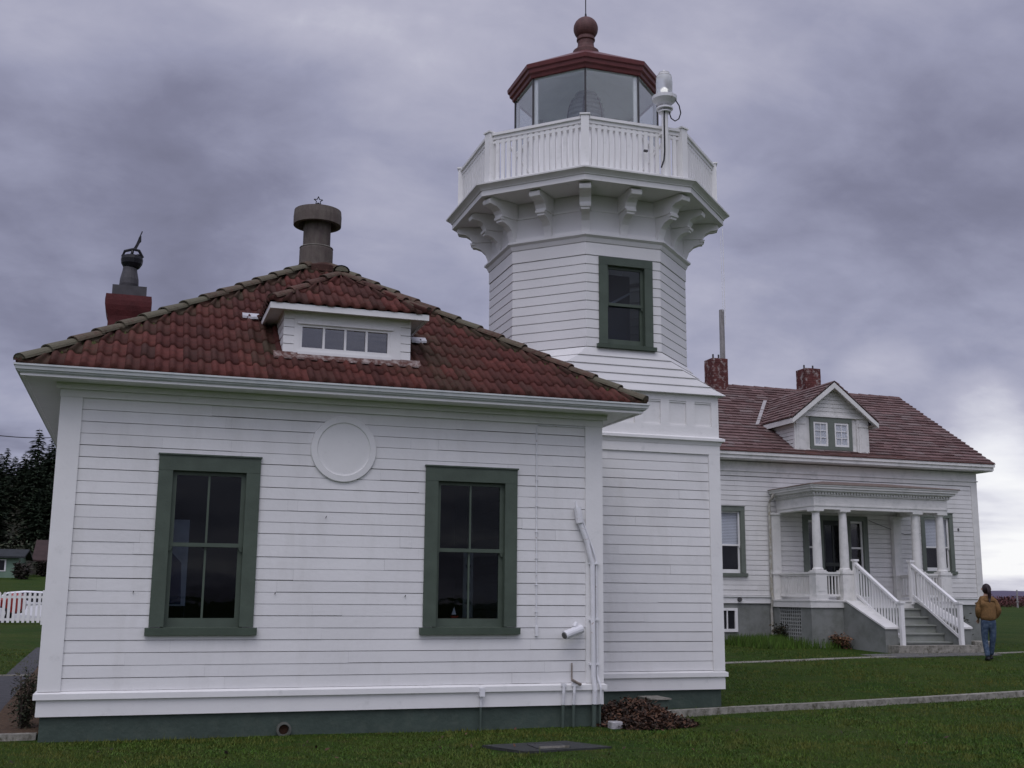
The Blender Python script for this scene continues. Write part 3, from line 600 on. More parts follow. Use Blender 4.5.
B = MB(); B.tube([(6.172, -.02, .57), (6.172, -.02, .78)], .010, 6); B.tube([(6.14, -.1, .58), (6.22, -.09, .54), (6.27, -.08, .52)], .018, 6); B.build('hose_tap', mat('tarnished_brass', (.24, .20, .17), .5, .4, 30), SB)
B = MB(); B.box(4.955, 5.015, -.11, -.02, .40, .50); B.tube([(4.985, -.06, .41), (4.985, -.045, .275)], .014); B.build('outlet_box', PIPEW, SB)
B = MB(); B.tube([(4.985, -.035, .275), (4.985, -.03, -.1)], .013); B.build('outlet_foot', PIPEG, SB)
B = MB(); B.tube([(6.02, -.17, 1.12), (6.10, -.15, 1.15), (6.27, -.10, 1.20)], .055, 14); B.tube([(6.27, -.10, 1.20), (6.30, -.0, 1.22)], .03); B.tube([(6.16, -.13, 1.22), (6.20, -.10, 1.27)], .03, 8)
FLD = B.build('wall_light', PIPEW, SB)
B = MB(); B.tube([(6.008, -.175, 1.115), (6.0205, -.1705, 1.1205)], .040, 14); B.build('lamp_glass', CONCD, FLD)
B = MB(lambda x, y, z: (2.64+x, .024-z, .07+y)); B.lathe((0, 0), [(.085, -.05), (.085, .06), (.062, .065), (.055, .04), (.055, -.04)], 18, cap=False)
VP = B.build('drain_pipe', mat('drain_collar', (.10, .105, .09), .7, .2, 12), SB); B = MB(lambda x, y, z: (2.64+x, .024-z, .07+y)); B.lathe((0, 0), [(.0001, .01), (.052, .01)], 14, cap=False); B.build('rusty_bore', mat('rust', (.055, .026, .015), .9, .4, 20), VP)

for hx_, hz_ in ((.90, 1.60), (2.47, 1.60), (3.03, 2.50), (4.02, 1.58)):
    B = MB(); B.tube([(hx_, 0, hz_), (hx_, -.022, hz_), (hx_+.004, -.026, hz_+.018)], .0045, 6); B.build('hook', POTM, SB)
# things seen through its two windows
def ground_item(o): return o
B = MB(); B.box(1.27, 1.49, .52, .535, 1.45, 2.46)
BN = thing('display_banner', 'dim pale display banner seen through the left green window', 'banner', (1.48, .52, .5)); B.build('banner_cloth', mat('pale_banner', (.42, .44, .48), .8, .2, 6), BN)
B = MB(); B.hexa([(1.28, .512, 1.47), (1.44, .512, 1.47), (1.42, .512, 1.95), (1.28, .512, 2.10)], [(1.28, .518, 1.47), (1.44, .518, 1.47), (1.42, .518, 1.95), (1.28, .518, 2.10)]); B.box(1.28, 1.48, .511, .518, 2.15, 2.17); B.build('banner_print', mat('navy_print', (.03, .035, .09), .8), BN)
B = MB(); B.tube([(1.48, .56, .5), (1.48, .56, 2.42)], .012); B.box(1.3, 1.66, .45, .67, .5, .52); B.build('banner_stand', DARKM, BN)
SG = thing('display_sign', 'narrow grey upright sign with dark letters inside the right green window', 'sign', (5.02, .6, .5))
B = MB(); B.box(4.92, 5.05, .60, .62, .5, 2.15); B.build('sign_board', mat('grey_sign_board', (.20, .21, .19), .8, .1, 6), SG)
for tx, zz in (('V', 1.90), ('E', 1.66), ('T', 1.42)):
    cu = bpy.data.curves.new('letter', 'FONT'); cu.body = tx; cu.size = .13; cu.extrude = .002; cu.align_x = 'CENTER'
    to = bpy.data.objects.new('tmp', cu); COL.objects.link(to); dg = bpy.context.evaluated_depsgraph_get(); me = bpy.data.meshes.new_from_object(to.evaluated_get(dg)); bpy.data.objects.remove(to)
    me.transform(Matrix.Translation((-.035, -.004, zz-.5)) @ Matrix.Rotation(math.pi/2, 4, 'X')); me.materials.clear(); me.materials.append(DARKM)
    lo_ = bpy.data.objects.new('letter', me); COL.objects.link(lo_); lo_.parent = SG
REDT = mat('red_toy_paint', (.45, .05, .03), .5)
BT = thing('model_sailboat', 'tiny white toy sailboat on the sill table inside the right window', 'model boat', (4.76, .45, 1.32))
B = MB(); B.hexa([(4.73, .43, 1.32), (4.79, .43, 1.32), (4.79, .47, 1.32), (4.73, .47, 1.32)], [(4.71, .42, 1.345), (4.82, .42, 1.345), (4.82, .48, 1.345), (4.71, .48, 1.345)]); B.build('hull', REDT, BT)
B = MB(); B.hexa([(4.73, .448, 1.36), (4.79, .448, 1.36), (4.765, .448, 1.46)], [(4.73, .452, 1.36), (4.79, .452, 1.36), (4.765, .452, 1.46)]); B.build('sail', WTRIM, BT)
TB = thing('display_table', 'low table behind the glass of the right green window', 'table', (4.85, .6, .5))
B = MB(); B.box(4.42, 5.28, .36, .56, 1.28, 1.32); B.build('tabletop', mat('table_wood', (.10, .06, .04), .6), TB)
for x in (4.45, 5.22):
    for y in (.38, .52): B = MB(); B.box(x, x+.03, y, y+.03, .5, 1.28); B.build('leg', DARKM, TB)

# ================================================================ LIGHTHOUSE TOWER
OX, OY, HB = 7.755, 3.346, 1.534; OC = (OX, OY)
TW = thing('lighthouse_tower', 'white octagonal clapboard lighthouse tower with railed gallery and red capped lantern', 'lighthouse', (OX, OY, 0))
X0, X1, Y0, Y1 = OX-HB, OX+HB, OY-HB, OY+HB
B = MB(); B.box(X0+.03, X1-.03, Y0+.03, Y1-.03, -.35, .285); B.build('foundation', GREYF if False else DGREEN, TW)
def rect_ring(B, o, z0, z1, o1=None):
    o1 = o if o1 is None else o1
    B.hexa([(X0-o, Y0-o, z0), (X1+o, Y0-o, z0), (X1+o, Y1+o, z0), (X0-o, Y1+o, z0)], [(X0-o1, Y0-o1, z1), (X1+o1, Y0-o1, z1), (X1+o1, Y1+o1, z1), (X0-o1, Y1+o1, z1)])
B = MB(); rect_ring(B, .02, .27, .45); rect_ring(B, .055, .4505, .512); rect_ring(B, .052, .5125, .534, 0); B.build('water_table', WTRIM, TW)
faces = [lambda u, z, n: (OX+u, Y0-n, z), lambda u, z, n: (X1+n, OY+u, z), lambda u, z, n: (OX-u, Y1+n, z), lambda u, z, n: (X0-n, OY-u, z)]
B = MB()
for F_ in faces: siding(B, -HB+.16, HB-.16, .534, 3.745, .1374, [], F_)
B.build('wall', WHITE, TW)
B = MB()
for i_, F_ in enumerate(faces):
    T = MB(F_); e_ = .0215 if i_ % 2 == 0 else .019
    T.box(-HB-.02, -HB+.17, .5345, 3.76, -.01, e_); T.box(HB-.17, HB+.02, .5345, 3.76, -.01, e_+.001); T.box(-HB-.02, HB+.02, 3.745, 3.90, -.01, .024+.001*(i_ % 2))
    T.box(-HB-.015, HB+.015, 4.0, 4.16, -.02, .016+.001*(i_ % 2)); T.box(-HB-.015, HB+.015, 4.55, 4.66, -.02, .016+.001*(i_ % 2)); T.box(-HB, HB, 4.15, 4.56, -.03, -.014)
    xs2 = [-HB-.015]+[s for k in range(-3, 4) for s in (k*.43-.142, k*.43+.142)]+[HB+.015]
    for a, b in zip(xs2[::2], xs2[1::2]): T.box(a, b, 4.16, 4.55, -.02, .016+.001*(i_ % 2))
    for k in range(-3, 4):       # panel mouldings
        a, b = k*.43-.142, k*.43+.142; T.box(a, b, 4.525, 4.55, -.014, .004); T.box(a, b, 4.16, 4.178, -.014, .010)
    B.v, b0 = B.v+T.v, len(B.v); B.f += [tuple(b0+i for i in f_) for f_ in T.f]; B.t += T.t
B.build('panelled_frieze', WTRIM, TW)
B = MB(); rect_ring(B, .03, 3.88, 3.93, .05); rect_ring(B, .05, 3.93, 3.945, .085); rect_ring(B, .085, 3.9455, 3.985); rect_ring(B, .083, 3.9855, 4.012, .015); B.build('belt_course', WTRIM, TW)
# broached skirt: square at the foot, octagon at the top
def lerp(a, b, t): return a+(b-a)*t
Ri = 1.629; inr = Ri*math.cos(math.pi/8); hs = Ri*math.sin(math.pi/8); HT = 1.622
def skirt_loop(t, n=0):   # t 0 = foot, 1 = top ; 8 points
    P = []
    for k in range(4):
        a = -math.pi/2+k*math.pi/2; dx, dy = math.cos(a), math.sin(a); tx, ty = -dy, dx
        curve = (1-t)**1.25
        r_ = inr+(HT-inr)*curve+n; h_ = lerp(HT+n, hs, 1-curve)
        P += [(OX+dx*r_-tx*h_, OY+dy*r_-ty*h_), (OX+dx*r_+tx*h_, OY+dy*r_+ty*h_)]
    return P
B = MB(); rows = 5; z0s, z1s = 4.655, 5.29
for r in range(rows):
    ta, tb = r/rows, (r+1)/rows; za, zb_ = lerp(z0s, z1s, ta), lerp(z0s, z1s, tb)
    La, Lb = skirt_loop(ta, .020), skirt_loop(tb, .002); Lg = skirt_loop(ta, -.012)
    vs = [(x, y, za) for x, y in Lg]+[(x, y, za) for x, y in La]+[(x, y, za+.014) for x, y in skirt_loop(ta+.02, .019)]+[(x, y, zb_) for x, y in Lb]
    fs = [(i*8+j, i*8+(j+1) % 8, (i+1)*8+(j+1) % 8, (i+1)*8+j) for i in range(3) for j in range(8)]
    if r == 0: fs.append(tuple(range(8)))
    B.add(vs, fs)
B.build('skirt_roof', WHITE, TW)
# octagonal shaft
B = MB(); nr = 10; ph = (6.725-5.29)/nr
prof = []
for r in range(nr):
    z = 5.29+r*ph; prof += [(Ri-.016, z), (Ri-.016, z+.013), (Ri+.004, z+.013), (Ri-.001, z+ph)]
prof += [(Ri-.016, 6.725), (Ri-.016, 6.737), (Ri+.012, 6.737), (Ri+.012, 6.925), (Ri-.004, 6.928), (Ri-.004, 6.936), (Ri+.02, 6.936), (Ri+.035, 6.965), (Ri+.05, 7.0), (Ri+.095, 7.03), (Ri+.095, 7.058), (Ri+.0, 7.066), (Ri-.01, 7.7)]
k_ = len(prof); B.lathe(OC, prof, 8, math.pi/8, False); B.f = [f_ for q_, f_ in enumerate(B.f) if q_ % 8 != 5]
c8, s8 = math.cos(math.pi/8), math.sin(math.pi/8)
for (ra, za), (rb, zb_) in zip(prof[:-1], prof[1:]):
    for zc, zd, ua, ub in ((za, zb_, None, None),):
        op = zc >= 5.28 and zd <= 6.70 and zd > 5.36
        spans = [(-s8, 7.40-OX), (8.17-OX, s8)] if op else [(-s8, s8)]
        for a, b in spans:
            pa = lambda r, q: (OX+(r*q if abs(q) == s8 else q), OY-r*c8)
            B.add([(*pa(ra, a), za), (*pa(ra, b), za), (*pa(rb, b), zb_), (*pa(rb, a), zb_)], [(0, 1, 2, 3)])
B.build('shaft', WHITE, TW)
B = MB()
for k in range(8):      # trim boards of the bracketed frieze
    a = k*math.pi/4; dx, dy = math.cos(a), math.sin(a); tx, ty = -dy, dx; rr = (Ri-.01)*math.cos(math.pi/8)
    T = MB(lambda u, z, n, dx=dx, dy=dy, tx=tx, ty=ty: (OX+dx*(rr+n)+tx*u, OY+dy*(rr+n)+ty*u, z))
    T.box(-.60, .60, 7.07, 7.13, -.01, .018); T.box(-.60, .60, 7.44, 7.47, -.01, .018)
    B.v, b0 = B.v+T.v, len(B.v); B.f += [tuple(b0+i for i in f_) for f_ in T.f]; B.t += T.t
B.build('frieze_board', WTRIM, TW)
for k in range(16):
    a = k*math.pi/8; vert = k % 2 == 1
    r0 = Ri*(1 if vert else math.cos(math.pi/8))-.03; sc_ = 1.0 if vert else .955
    dx, dy = math.cos(a), math.sin(a); tx, ty = -dy, dx
    T = MB(); wd = .088
    def pf(r_, z, h): return (OX+dx*r_+tx*h, OY+dy*r_+ty*h, z)
    lowc = [(r0, 7.07), (r0+.05, 7.07), (r0+.075, 7.16), (r0+.11, 7.25), (r0+.18, 7.32), (r0+.27, 7.355), (r0+.325, 7.36), (r0+.33, 7.40), (r0+.30, 7.44), (r0, 7.44)]
    T.prism(lowc, pf, -wd*.72, wd*.72)
    up_ = [(r0, 7.4405), (r0+.33, 7.4405), (r0+.335, 7.47), (r0+.37, 7.53), (r0+.44, 7.575), (r0+.52, 7.585), (r0+.575, 7.60), (r0+.59, 7.64), (r0+.57, 7.68), (r0+.53, 7.70), (r0, 7.70)]
    T.prism([(r0+(p-r0)*sc_, q) for p, q in up_], pf, -wd, wd)
    T.prism([(r0+.28, 7.395), (r0+.35, 7.395), (r0+.36, 7.43), (r0+.28, 7.43)], pf, -wd*.92, wd*.92)
    T.build('bracket', WTRIM, TW)
B = MB(); B.oct(OC, [(1.5, 7.705), (2.255, 7.705), (2.255, 7.70), (2.278, 7.70), (2.278, 7.785), (2.295, 7.787), (2.30, 7.80), (2.335, 7.83), (2.37, 7.85), (2.385, 7.855), (2.388, 7.878), (2.37, 7.885), (1.0, 7.90)])
B.build('gallery_deck', WTRIM, TW)
# gallery railing
RR = 2.118
for k in range(8):
    a0, a1 = math.pi/8+k*math.pi/4, math.pi/8+(k+1)*math.pi/4
    p0 = Vector((OX+RR*math.cos(a0), OY+RR*math.sin(a0), 0)); p1 = Vector((OX+RR*math.cos(a1), OY+RR*math.sin(a1), 0)); d = (p1-p0).normalized(); n_ = Vector((d.y, -d.x, 0)); ln = (p1-p0).length
    T = MB(lambda u, z, n, p0=p0, d=d, n_=n_: tuple(p0+d*u+n_*n+Vector((0, 0, z))))
    T.box(.05, ln-.05, 8.715, 8.758, -.055, .05); T.box(.06, ln-.06, 8.655, 8.7145, -.025, .022); RL = T.build('railing', WTRIM, TW)
    T = MB(T.xf); T.box(.06, ln-.06, 8.59, 8.63, -.0195, .0135); T.build('middle_rail', WTRIM, RL); T = MB(T.xf); T.box(.06, ln-.06, 7.93, 7.985, -.03, .03); T.build('bottom_rail', WTRIM, RL)
    nb = 15; vis = (k in (3, 4, 5, 6, 7))
    Q = MB(T.xf)
    for j in range(nb):
        u = .085+(ln-.17)*(j+.5)/nb
        if vis: T2 = MB(T.xf); T2.box(u-.029, u+.029, 7.985, 8.655, -.019, .013); T2.build('baluster', WTRIM, RL)
        else: Q.box(u-.029, u+.029, 7.985, 8.655, -.019, .013)
    if not vis: tag(Q.build('balusters', WTRIM, RL), kind='stuff')
    T = MB(lambda u, z, n, p0=p0, a0=a0: (p0.x+math.cos(a0)*n-math.sin(a0)*u, p0.y+math.sin(a0)*n+math.cos(a0)*u, z))
    T.box(-.062, .062, 7.90, 8.765, -.062, .062); PO_ = T.build('post', WTRIM, TW); T = MB(T.xf); T.box(-.08, .08, 8.7655, 8.79, -.08, .08); T.lathe((0, 0), [(.06, 8.79), (.04, 8.80), (.055, 8.83), (.03, 8.85)], 10)
    T.build('post_cap', WTRIM, PO_)
# lantern room
B = MB(); B.oct(OC, [(1.19, 7.89), (1.19, 8.96), (1.24, 8.965), (1.24, 9.02), (1.10, 9.03), (1.10, 7.89)]); LW = B.build('lantern_wall', WTRIM, TW)
B = MB()
for k in range(4, 8): 
    a = math.pi/8+k*math.pi/4; d = Vector((math.cos(a), math.sin(a), 0)); t = Vector((-d.y, d.x, 0)); c_ = Vector((OX, OY, 0))
    B.beam(c_+d*1.18+Vector((0, 0, 8.25)), c_+d*1.75+Vector((0, 0, 8.7)), .035, .035)
B.build('handrail_stay', WTRIM, TW)
Rg = 1.217
for k in range(8):
    a = math.pi/8+k*math.pi/4; a2 = a+math.pi/4; p = Vector((OX+Rg*math.cos(a), OY+Rg*math.sin(a), 0)); q = Vector((OX+Rg*math.cos(a2), OY+Rg*math.sin(a2), 0))
    B = MB(); B.tube([p+Vector((0, 0, 9.0)), p+Vector((0, 0, 10.0))], .017, 8); B.build('mullion', POTM if k in (0, 1, 2, 3, 4, 5, 6, 7) else WTRIM, TW)
    B = MB(); d = (q-p).normalized(); nn = Vector((d.y, -d.x, 0)); 
    for (s0, s1) in ((.02, .075), ((q-p).length-.075, (q-p).length-.02)):
        if k in (5, 4): pass
        pa, pb = p+d*s0-nn*.02, p+d*s1-nn*.02
        if (k, s0) in ((5, .02),) or True:
            if (k == 4 and s0 > .5) or (k == 5 and s0 < .5): continue
            B.hexa([pa+Vector((0, 0, 9.0)), pb+Vector((0, 0, 9.0)), pb-nn*.03+Vector((0, 0, 9.0)), pa-nn*.03+Vector((0, 0, 9.0))], [pa+Vector((0, 0, 10.0)), pb+Vector((0, 0, 10.0)), pb-nn*.03+Vector((0, 0, 10.0)), pa-nn*.03+Vector((0, 0, 10.0))])
    if B.v: B.build('pane_frame', WTRIM, TW)
    B = MB(); B.hexa([p+d*.01+Vector((0, 0, 9.02)), q-d*.01+Vector((0, 0, 9.02)), q-d*.01-nn*.006+Vector((0, 0, 9.02)), p+d*.01-nn*.006+Vector((0, 0, 9.02))], [p+d*.01+Vector((0, 0, 9.99)), q-d*.01+Vector((0, 0, 9.99)), q-d*.01-nn*.006+Vector((0, 0, 9.99)), p+d*.01-nn*.006+Vector((0, 0, 9.99))]); B.build('pane', LGLASS, TW)
B = MB(); B.oct(OC, [(1.225, 9.985), (1.27, 9.99), (1.28, 10.04), (1.32, 10.06), (1.325, 10.12), (1.355, 10.135), (1.362, 10.20), (1.34, 10.215), (.25, 10.80)]); LR = B.build('lantern_roof', REDP, TW)
B = MB(); B.oct(OC, [(1.22, 9.992), (1.0, 10.05), (.02, 10.45)]); B.build('lantern_ceiling', CEILG, LR)
B = MB(); B.lathe(OC, [(.225, 10.76), (.225, 10.88), (.20, 10.90), (.155, 10.94), (.14, 11.0), (.14, 11.07), (.16, 11.085), (.16, 11.11)]+[(.214*math.sin(t), 11.31-.214*math.cos(t)) for t in np.linspace(.75, math.pi-.02, 14)], 28); B.build('ball_finial', mat('weathered_ball_paint', (.115, .055, .05), .6, .25, 12, .1, 30), LR, False)
B = MB(); B.tube([(OX, OY, 11.50), (OX, OY, 11.60)], .025, 8, .014); B.tube([(OX, OY, 11.6), (OX, OY, 12.6)], .010, 6); B.build('lightning_rod', DARKM, LR)
B = MB(); pr2 = [(.30, 8.9), (.30, 9.2)]
z = 9.2
for i in range(10):      # stepped prism rings of the lens
    r_ = .33 if i < 4 else .33*math.sqrt(max(.04, 1-((i-4)/6.2)**2)); pr2 += [(r_*.9, z), (r_, z+.03), (r_, z+.06), (r_*.9, z+.088)]; z += .09
pr2 += [(.05, z+.02)]
B.lathe(OC, pr2, 20); FL2 = B.build('beacon_lens', LENSG, TW)
B = MB()
for k in range(6):
    a = k*math.pi/3; pts = []; 
    for i in range(11):
        r_ = (.335 if i < 4 else .335*math.sqrt(max(.04, 1-((i-4)/6.3)**2)))+.008; pts.append((OX+r_*math.cos(a), OY+r_*math.sin(a), 9.2+i*.09))
    B.tube(pts, .012, 6)
B.build('lens_frame', POTM, FL2)
# tower window on the front face
PT = lambda u, z, n: (u, OY-inr-.004-n, z)
Wt = (7.342, 8.232, 5.36, 6.722)
window(TW, PT, *Wt, .135, 5.292, GREEN, GREEN, GLASS, muntin=False, split=5.99, head=.125, cap=False, stile=.045)
B = MB(lambda u, z, n: (u, OY-inr-.004-n, z)); B.box(7.45, 8.12, 5.34, 6.63, -.60, -.59); B.box(7.45, 8.12, 5.34, 6.63, -.014, -.0135); B.v = B.v[:8]; B.f = B.f[:6]; B.t = B.t[:8]
B.build('stair_wall', mat('dim_stair_wall', (.16, .15, .17), .8, .1, 3), TW)
B = MB(PT); B.hexa([(7.50, 5.95, -.5), (7.50, 6.0, -.5), (8.1, 6.36, -.5), (8.1, 6.32, -.5)], [(7.50, 5.95, -.55), (7.50, 6.0, -.55), (8.1, 6.36, -.55), (8.1, 6.32, -.55)]); B.build('stair_rail', BLIND, TW)
# modern beacon lamp on the rail
bxx, byy = 8.222, 1.27; BE = MB(); BE.tube([(bxx, byy, 7.9), (bxx, byy, 8.98)], .05, 14); BE.box(bxx-.06, bxx+.06, byy, byy+.12, 8.6, 8.64)
BO = BE.build('marine_beacon', WTRIM, TW)
B = MB(); B.lathe((bxx, byy), [(.10, 8.955), (.10, 8.975), (.03, 8.98), (.03, 9.0), (.13, 9.005), (.13, 9.03), (.05, 9.04), (.05, 9.09), (.12, 9.095), (.19, 9.16), (.195, 9.21), (.15, 9.215)], 22); B.build('beacon_base', PIPEW, BO)
M_ = bpy.data.materials.new('beacon_jar_glass'); M_.use_nodes = True; p_ = M_.node_tree.nodes['Principled BSDF']; p_.inputs['Base Color'].default_value = (.92, .94, .96, 1); p_.inputs['Roughness'].default_value = .3; p_.inputs['Transmission Weight'].default_value = .6; p_.inputs['IOR'].default_value = 1.2
B = MB(); B.lathe((bxx, byy), [(.125, 9.215), (.128, 9.44), (.125, 9.53), (.11, 9.55)], 22); B.build('beacon_jar', M_, BO, True)
B = MB(); B.lathe((bxx, byy), [(.11, 9.546), (.115, 9.56), (.08, 9.565), (.08, 9.60), (.085, 9.61), (.03, 9.63), (.012, 9.66)], 16); B.build('beacon_cap', WTRIM, BO)
ML = bpy.data.materials.new('beacon_lamp'); ML.use_nodes = True; p_ = ML.node_tree.nodes['Principled BSDF']; p_.inputs['Base Color'].default_value = (1, 1, .95, 1); p_.inputs['Emission Color'].default_value = (1, .97, .9, 1); p_.inputs['Emission Strength'].default_value = .75
B = MB(); B.lathe((bxx, byy), [(.02, 9.27), (.045, 9.30), (.05, 9.34), (.02, 9.37)], 12); B.build('lamp_bulb', ML, BO, True)
B = MB(); B.tube([(bxx+.14, byy-.1, 9.14), (bxx+.20, byy-.1, 9.06), (bxx+.235, byy-.08, 8.95), (bxx+.21, byy-.06, 8.86), (bxx+.15, byy-.05, 8.82), (bxx+.09, byy-.04, 8.86), (bxx+.04, byy-.05, 8.98)], .010, 6)
B.tube([(bxx-.03, byy-.055, 9.0), (bxx-.04, byy-.06, 8.85), (bxx-.04, byy-.06, 8.3), (bxx-.06, byy-.07, 8.15), (bxx-.11, byy-.08, 8.02)], .013, 6); B.build('beacon_cable', DARKM, BO)
B = MB(); B.box(7.87, 7.93, OY-2.02-.055, OY-2.02-.02, 8.28, 8.31); B.build('rail_plate', POTM, TW)

# ================================================================ KEEPER'S HOUSE
HX0, HX1, HY, HBK = 13.6, 24.86, 14.477, 22.31; RY = 18.396; RZH, EZ = 8.33, 5.60; OV = .40
KH = thing('keepers_house', 'white clapboard keeper house with weathered brown shingle roof, gable dormer and columned porch', 'house', (19.2, 18.4, 0))
B = MB(); B.box(HX0+.05, HX1-.05, HY+.05, HBK-.05, -.2, 1.46); FD = B.build('foundation', GREYF, KH)
B = MB()
for (a, b, c_, d) in ((HX0, HX1, HY, HY+.1), (HX0, HX1, HBK-.1, HBK), (HX0, HX0+.1, HY+.1, HBK-.1), (HX1-.1, HX1, HY+.1, HBK-.1)): B.box(a-.0, b, c_, d, 1.45, 1.62)
B.box(HX0-.04, HX1+.04, HY-.04, HY+.1, 1.62, 1.66); B.box(HX1-.1, HX1+.04, HY+.1, HBK, 1.62, 1.66); B.build('water_table', WTRIM, KH)
HPF = lambda u, z, n: (u, HY-n, z); HPR = lambda u, z, n: (HX1+n, u, z); HPL = lambda u, z, n: (HX0-n, u, z); HPB = lambda u, z, n: (u, HBK+n, z)
Wa = (15.86, 16.95, 2.27, 4.09); Wb = (22.80, 23.93, 2.42, 4.10); Wd = (18.80, 20.95, 1.60, 3.93)
HWHITE = mat('house_white_paint', (.73, .72, .70), .6, .05, 1.2, .1, 18, col2=(.42, .42, .39), streak=.3, thr=(.42, .8), attr=.045)
HTRIM = mat('house_trim_paint', (.70, .69, .66), .6, .05, 2, .1, 20, col2=(.48, .49, .46), thr=(.5, .8))
B = MB(); siding(B, HX0+.2, HX1-.2, 1.66, 4.94, .1374, [(Wa[0]+.08, Wa[1]-.08, Wa[2]-.05, Wa[3]-.08), (Wb[0]+.08, Wb[1]-.08, Wb[2]-.05, Wb[3]-.08), (Wd[0]+.05, Wd[1]-.05, Wd[2], Wd[3]-.05)], HPF, groove=.010)
siding(B, HY+.2, HBK-.2, 1.66, 5.38, .1374, [], HPR, groove=.010); siding(B, HY, HBK, 1.66, 5.38, .1374, [], HPL, groove=.010); siding(B, HX0, HX1, 1.66, 5.38, .1374, [], HPB, groove=.010)
for X_ in (HX0+.01, HX1-.01): B.add([(X_, HY, 5.37), (X_, HBK, 5.37), (X_, RY, RZH-.1)], [(0, 1, 2)])
B.build('wall', HWHITE, KH)
B = MB(); B.box(HX1-.2, HX1+.02, HY-.022, HY+.02, 1.66, 4.98); B.box(HX1-.02, HX1+.02, HY+.0205, HY+.2, 1.66, 4.98); B.box(HX1-.02, HX1+.02, HBK-.2, HBK, 1.66, 4.98); B.box(HX0-.02, HX0+.2, HY-.022, HY+.02, 1.66, 4.98)
B.build('corner_board', HTRIM, KH)
B = MB(); B.box(HX0, HX1+.022, HY-.024, HY+.02, 4.955, 5.08); B.box(HX0, HX1+.05, HY-.055, HY+.02, 5.08, 5.11); B.box(HX0, HX1+.022, HY-.026, HY+.02, 5.11, 5.36)
B.box(HX0-.3, HX1+.36, HY-.36, HY+.02, 5.38, 5.40); B.box(HX0-.3, HX1+.37, HY-.39, HY-.34, 5.405, 5.50); B.box(HX0-.3, HX1+.39, HY-.43, HY-.34, 5.501, 5.585)
B.box(HX1+.02, HX1+.36, HY+.02, HY+.6, 5.38, 5.50)
B.box(HX1+.34, HX1+.37, HY-.34, HY+.3, 5.405, 5.58); B.build('cornice', HTRIM, KH)
for dz_, sgn in ((0, 1),):
    B = MB()
    for yA, yB in ((HY-.40, RY), (HBK+.40, RY)):
        q0, q1 = Vector((0, yA, EZ-.10)), Vector((0, yB, RZH-.10))
        for X_ in (HX1+.30,): B.hexa([(X_, q0.y, q0.z), (X_, q1.y, q1.z), (X_, q1.y, q1.z+.085), (X_, q0.y, q0.z+.085)], [(X_+.06, q0.y, q0.z), (X_+.06, q1.y, q1.z), (X_+.06, q1.y, q1.z+.085), (X_+.06, q0.y, q0.z+.085)])
    B.build('rake_board', HTRIM, KH)
hs_ = (RZH-EZ)/(RY-(HY-OV)); hc = 1/math.sqrt(1+hs_**2); VH = (RY-(HY-OV))/hc
B = MB(); RU = HX1+OV-HX0+.3
shingles(B, (HX0-.3, HY-OV, EZ), (1, 0, 0), (0, hc, hs_*hc), lambda v: 0, lambda v: RU, VH, 25, seed=5, th=.03, w0=.2, w1=.5)
shingles(B, (HX0-.3, 2*RY-(HY-OV), EZ), (1, 0, 0), (0, -hc, hs_*hc), lambda v: 0, lambda v: RU, VH, 25, seed=6, th=.03, w0=.2, w1=.5)
B.tint = (.2, 0, .7, 1)
B.hexa([(HX0-.28, HY-OV+.02, EZ-.012), (HX1+OV-.02, HY-OV+.02, EZ-.012), (HX1+OV-.02, RY, RZH-.012), (HX0-.28, RY, RZH-.012)], [(HX0-.28, HY-OV+.02, EZ+.004), (HX1+OV-.02, HY-OV+.02, EZ+.004), (HX1+OV-.02, RY, RZH+.004), (HX0-.28, RY, RZH+.004)])
HR = B.build('roof', SHING, KH)
B = MB()
for i in range(30):
    xa = HX0-.3+(RU)*i/30; xb = HX0-.3+RU*(i+1)/30+.02; h = random.uniform(0, .012); B.tint = (random.random()*.5, .2, .6, 1)
    B.hexa([(xa, RY-.13, RZH-.05+h), (xb, RY-.13, RZH-.05), (xb, RY, RZH+.035), (xa, RY, RZH+.045+h)], [(xa, RY+.13, RZH-.05+h), (xb, RY+.13, RZH-.05), (xb, RY+.001, RZH+.035), (xa, RY+.001, RZH+.045+h)])
B.build('ridge_cap', SHING, HR)
B = MB(); B.tint = (.3, 0, .9, 1); B.hexa([(HX0-.3, HY-OV-.05, EZ-.012), (HX1+OV, HY-OV-.05, EZ-.012), (HX1+OV, HY-OV+.12, EZ+.07), (HX0-.3, HY-OV+.12, EZ+.07)], [(HX0-.3, HY-OV-.05, EZ+.01), (HX1+OV, HY-OV-.05, EZ+.01), (HX1+OV, HY-OV+.12, EZ+.115), (HX0-.3, HY-OV+.12, EZ+.115)]); B.build('eave_flashing', mat('rusty_eave_strip', (.085, .04, .033), .8, .3, 4), HR)
# chimneys
def brick_chimney(x, y, hw, z0, z1, flues):
    B = MB(); rows = int((z1-z0)/.075)
    for r in range(rows):
        z = z0+r*.075; o = random.uniform(-.004, .004); B.box(x-hw+o, x+hw+o, y-hw+.5*o, y+hw, z, z+.069); B.box(x-hw+.012, x+hw-.012, y-hw+.012, y+hw-.012, z+.069, z+.075)
    C_ = B.build('chimney', BRICK, KH)
    B = MB()
    for q in flues: B.tube([(x+q, y, z1-.02), (x+q, y, z1+.10)], .03, 8)
    B.build('flue_pipe', POTM, C_)
brick_chimney(18.27, 18.30, .275, 7.4, 9.20, (-.1, .1))
brick_chimney(21.72, 18.36, .285, 7.4, 9.10, (-.15, .18))
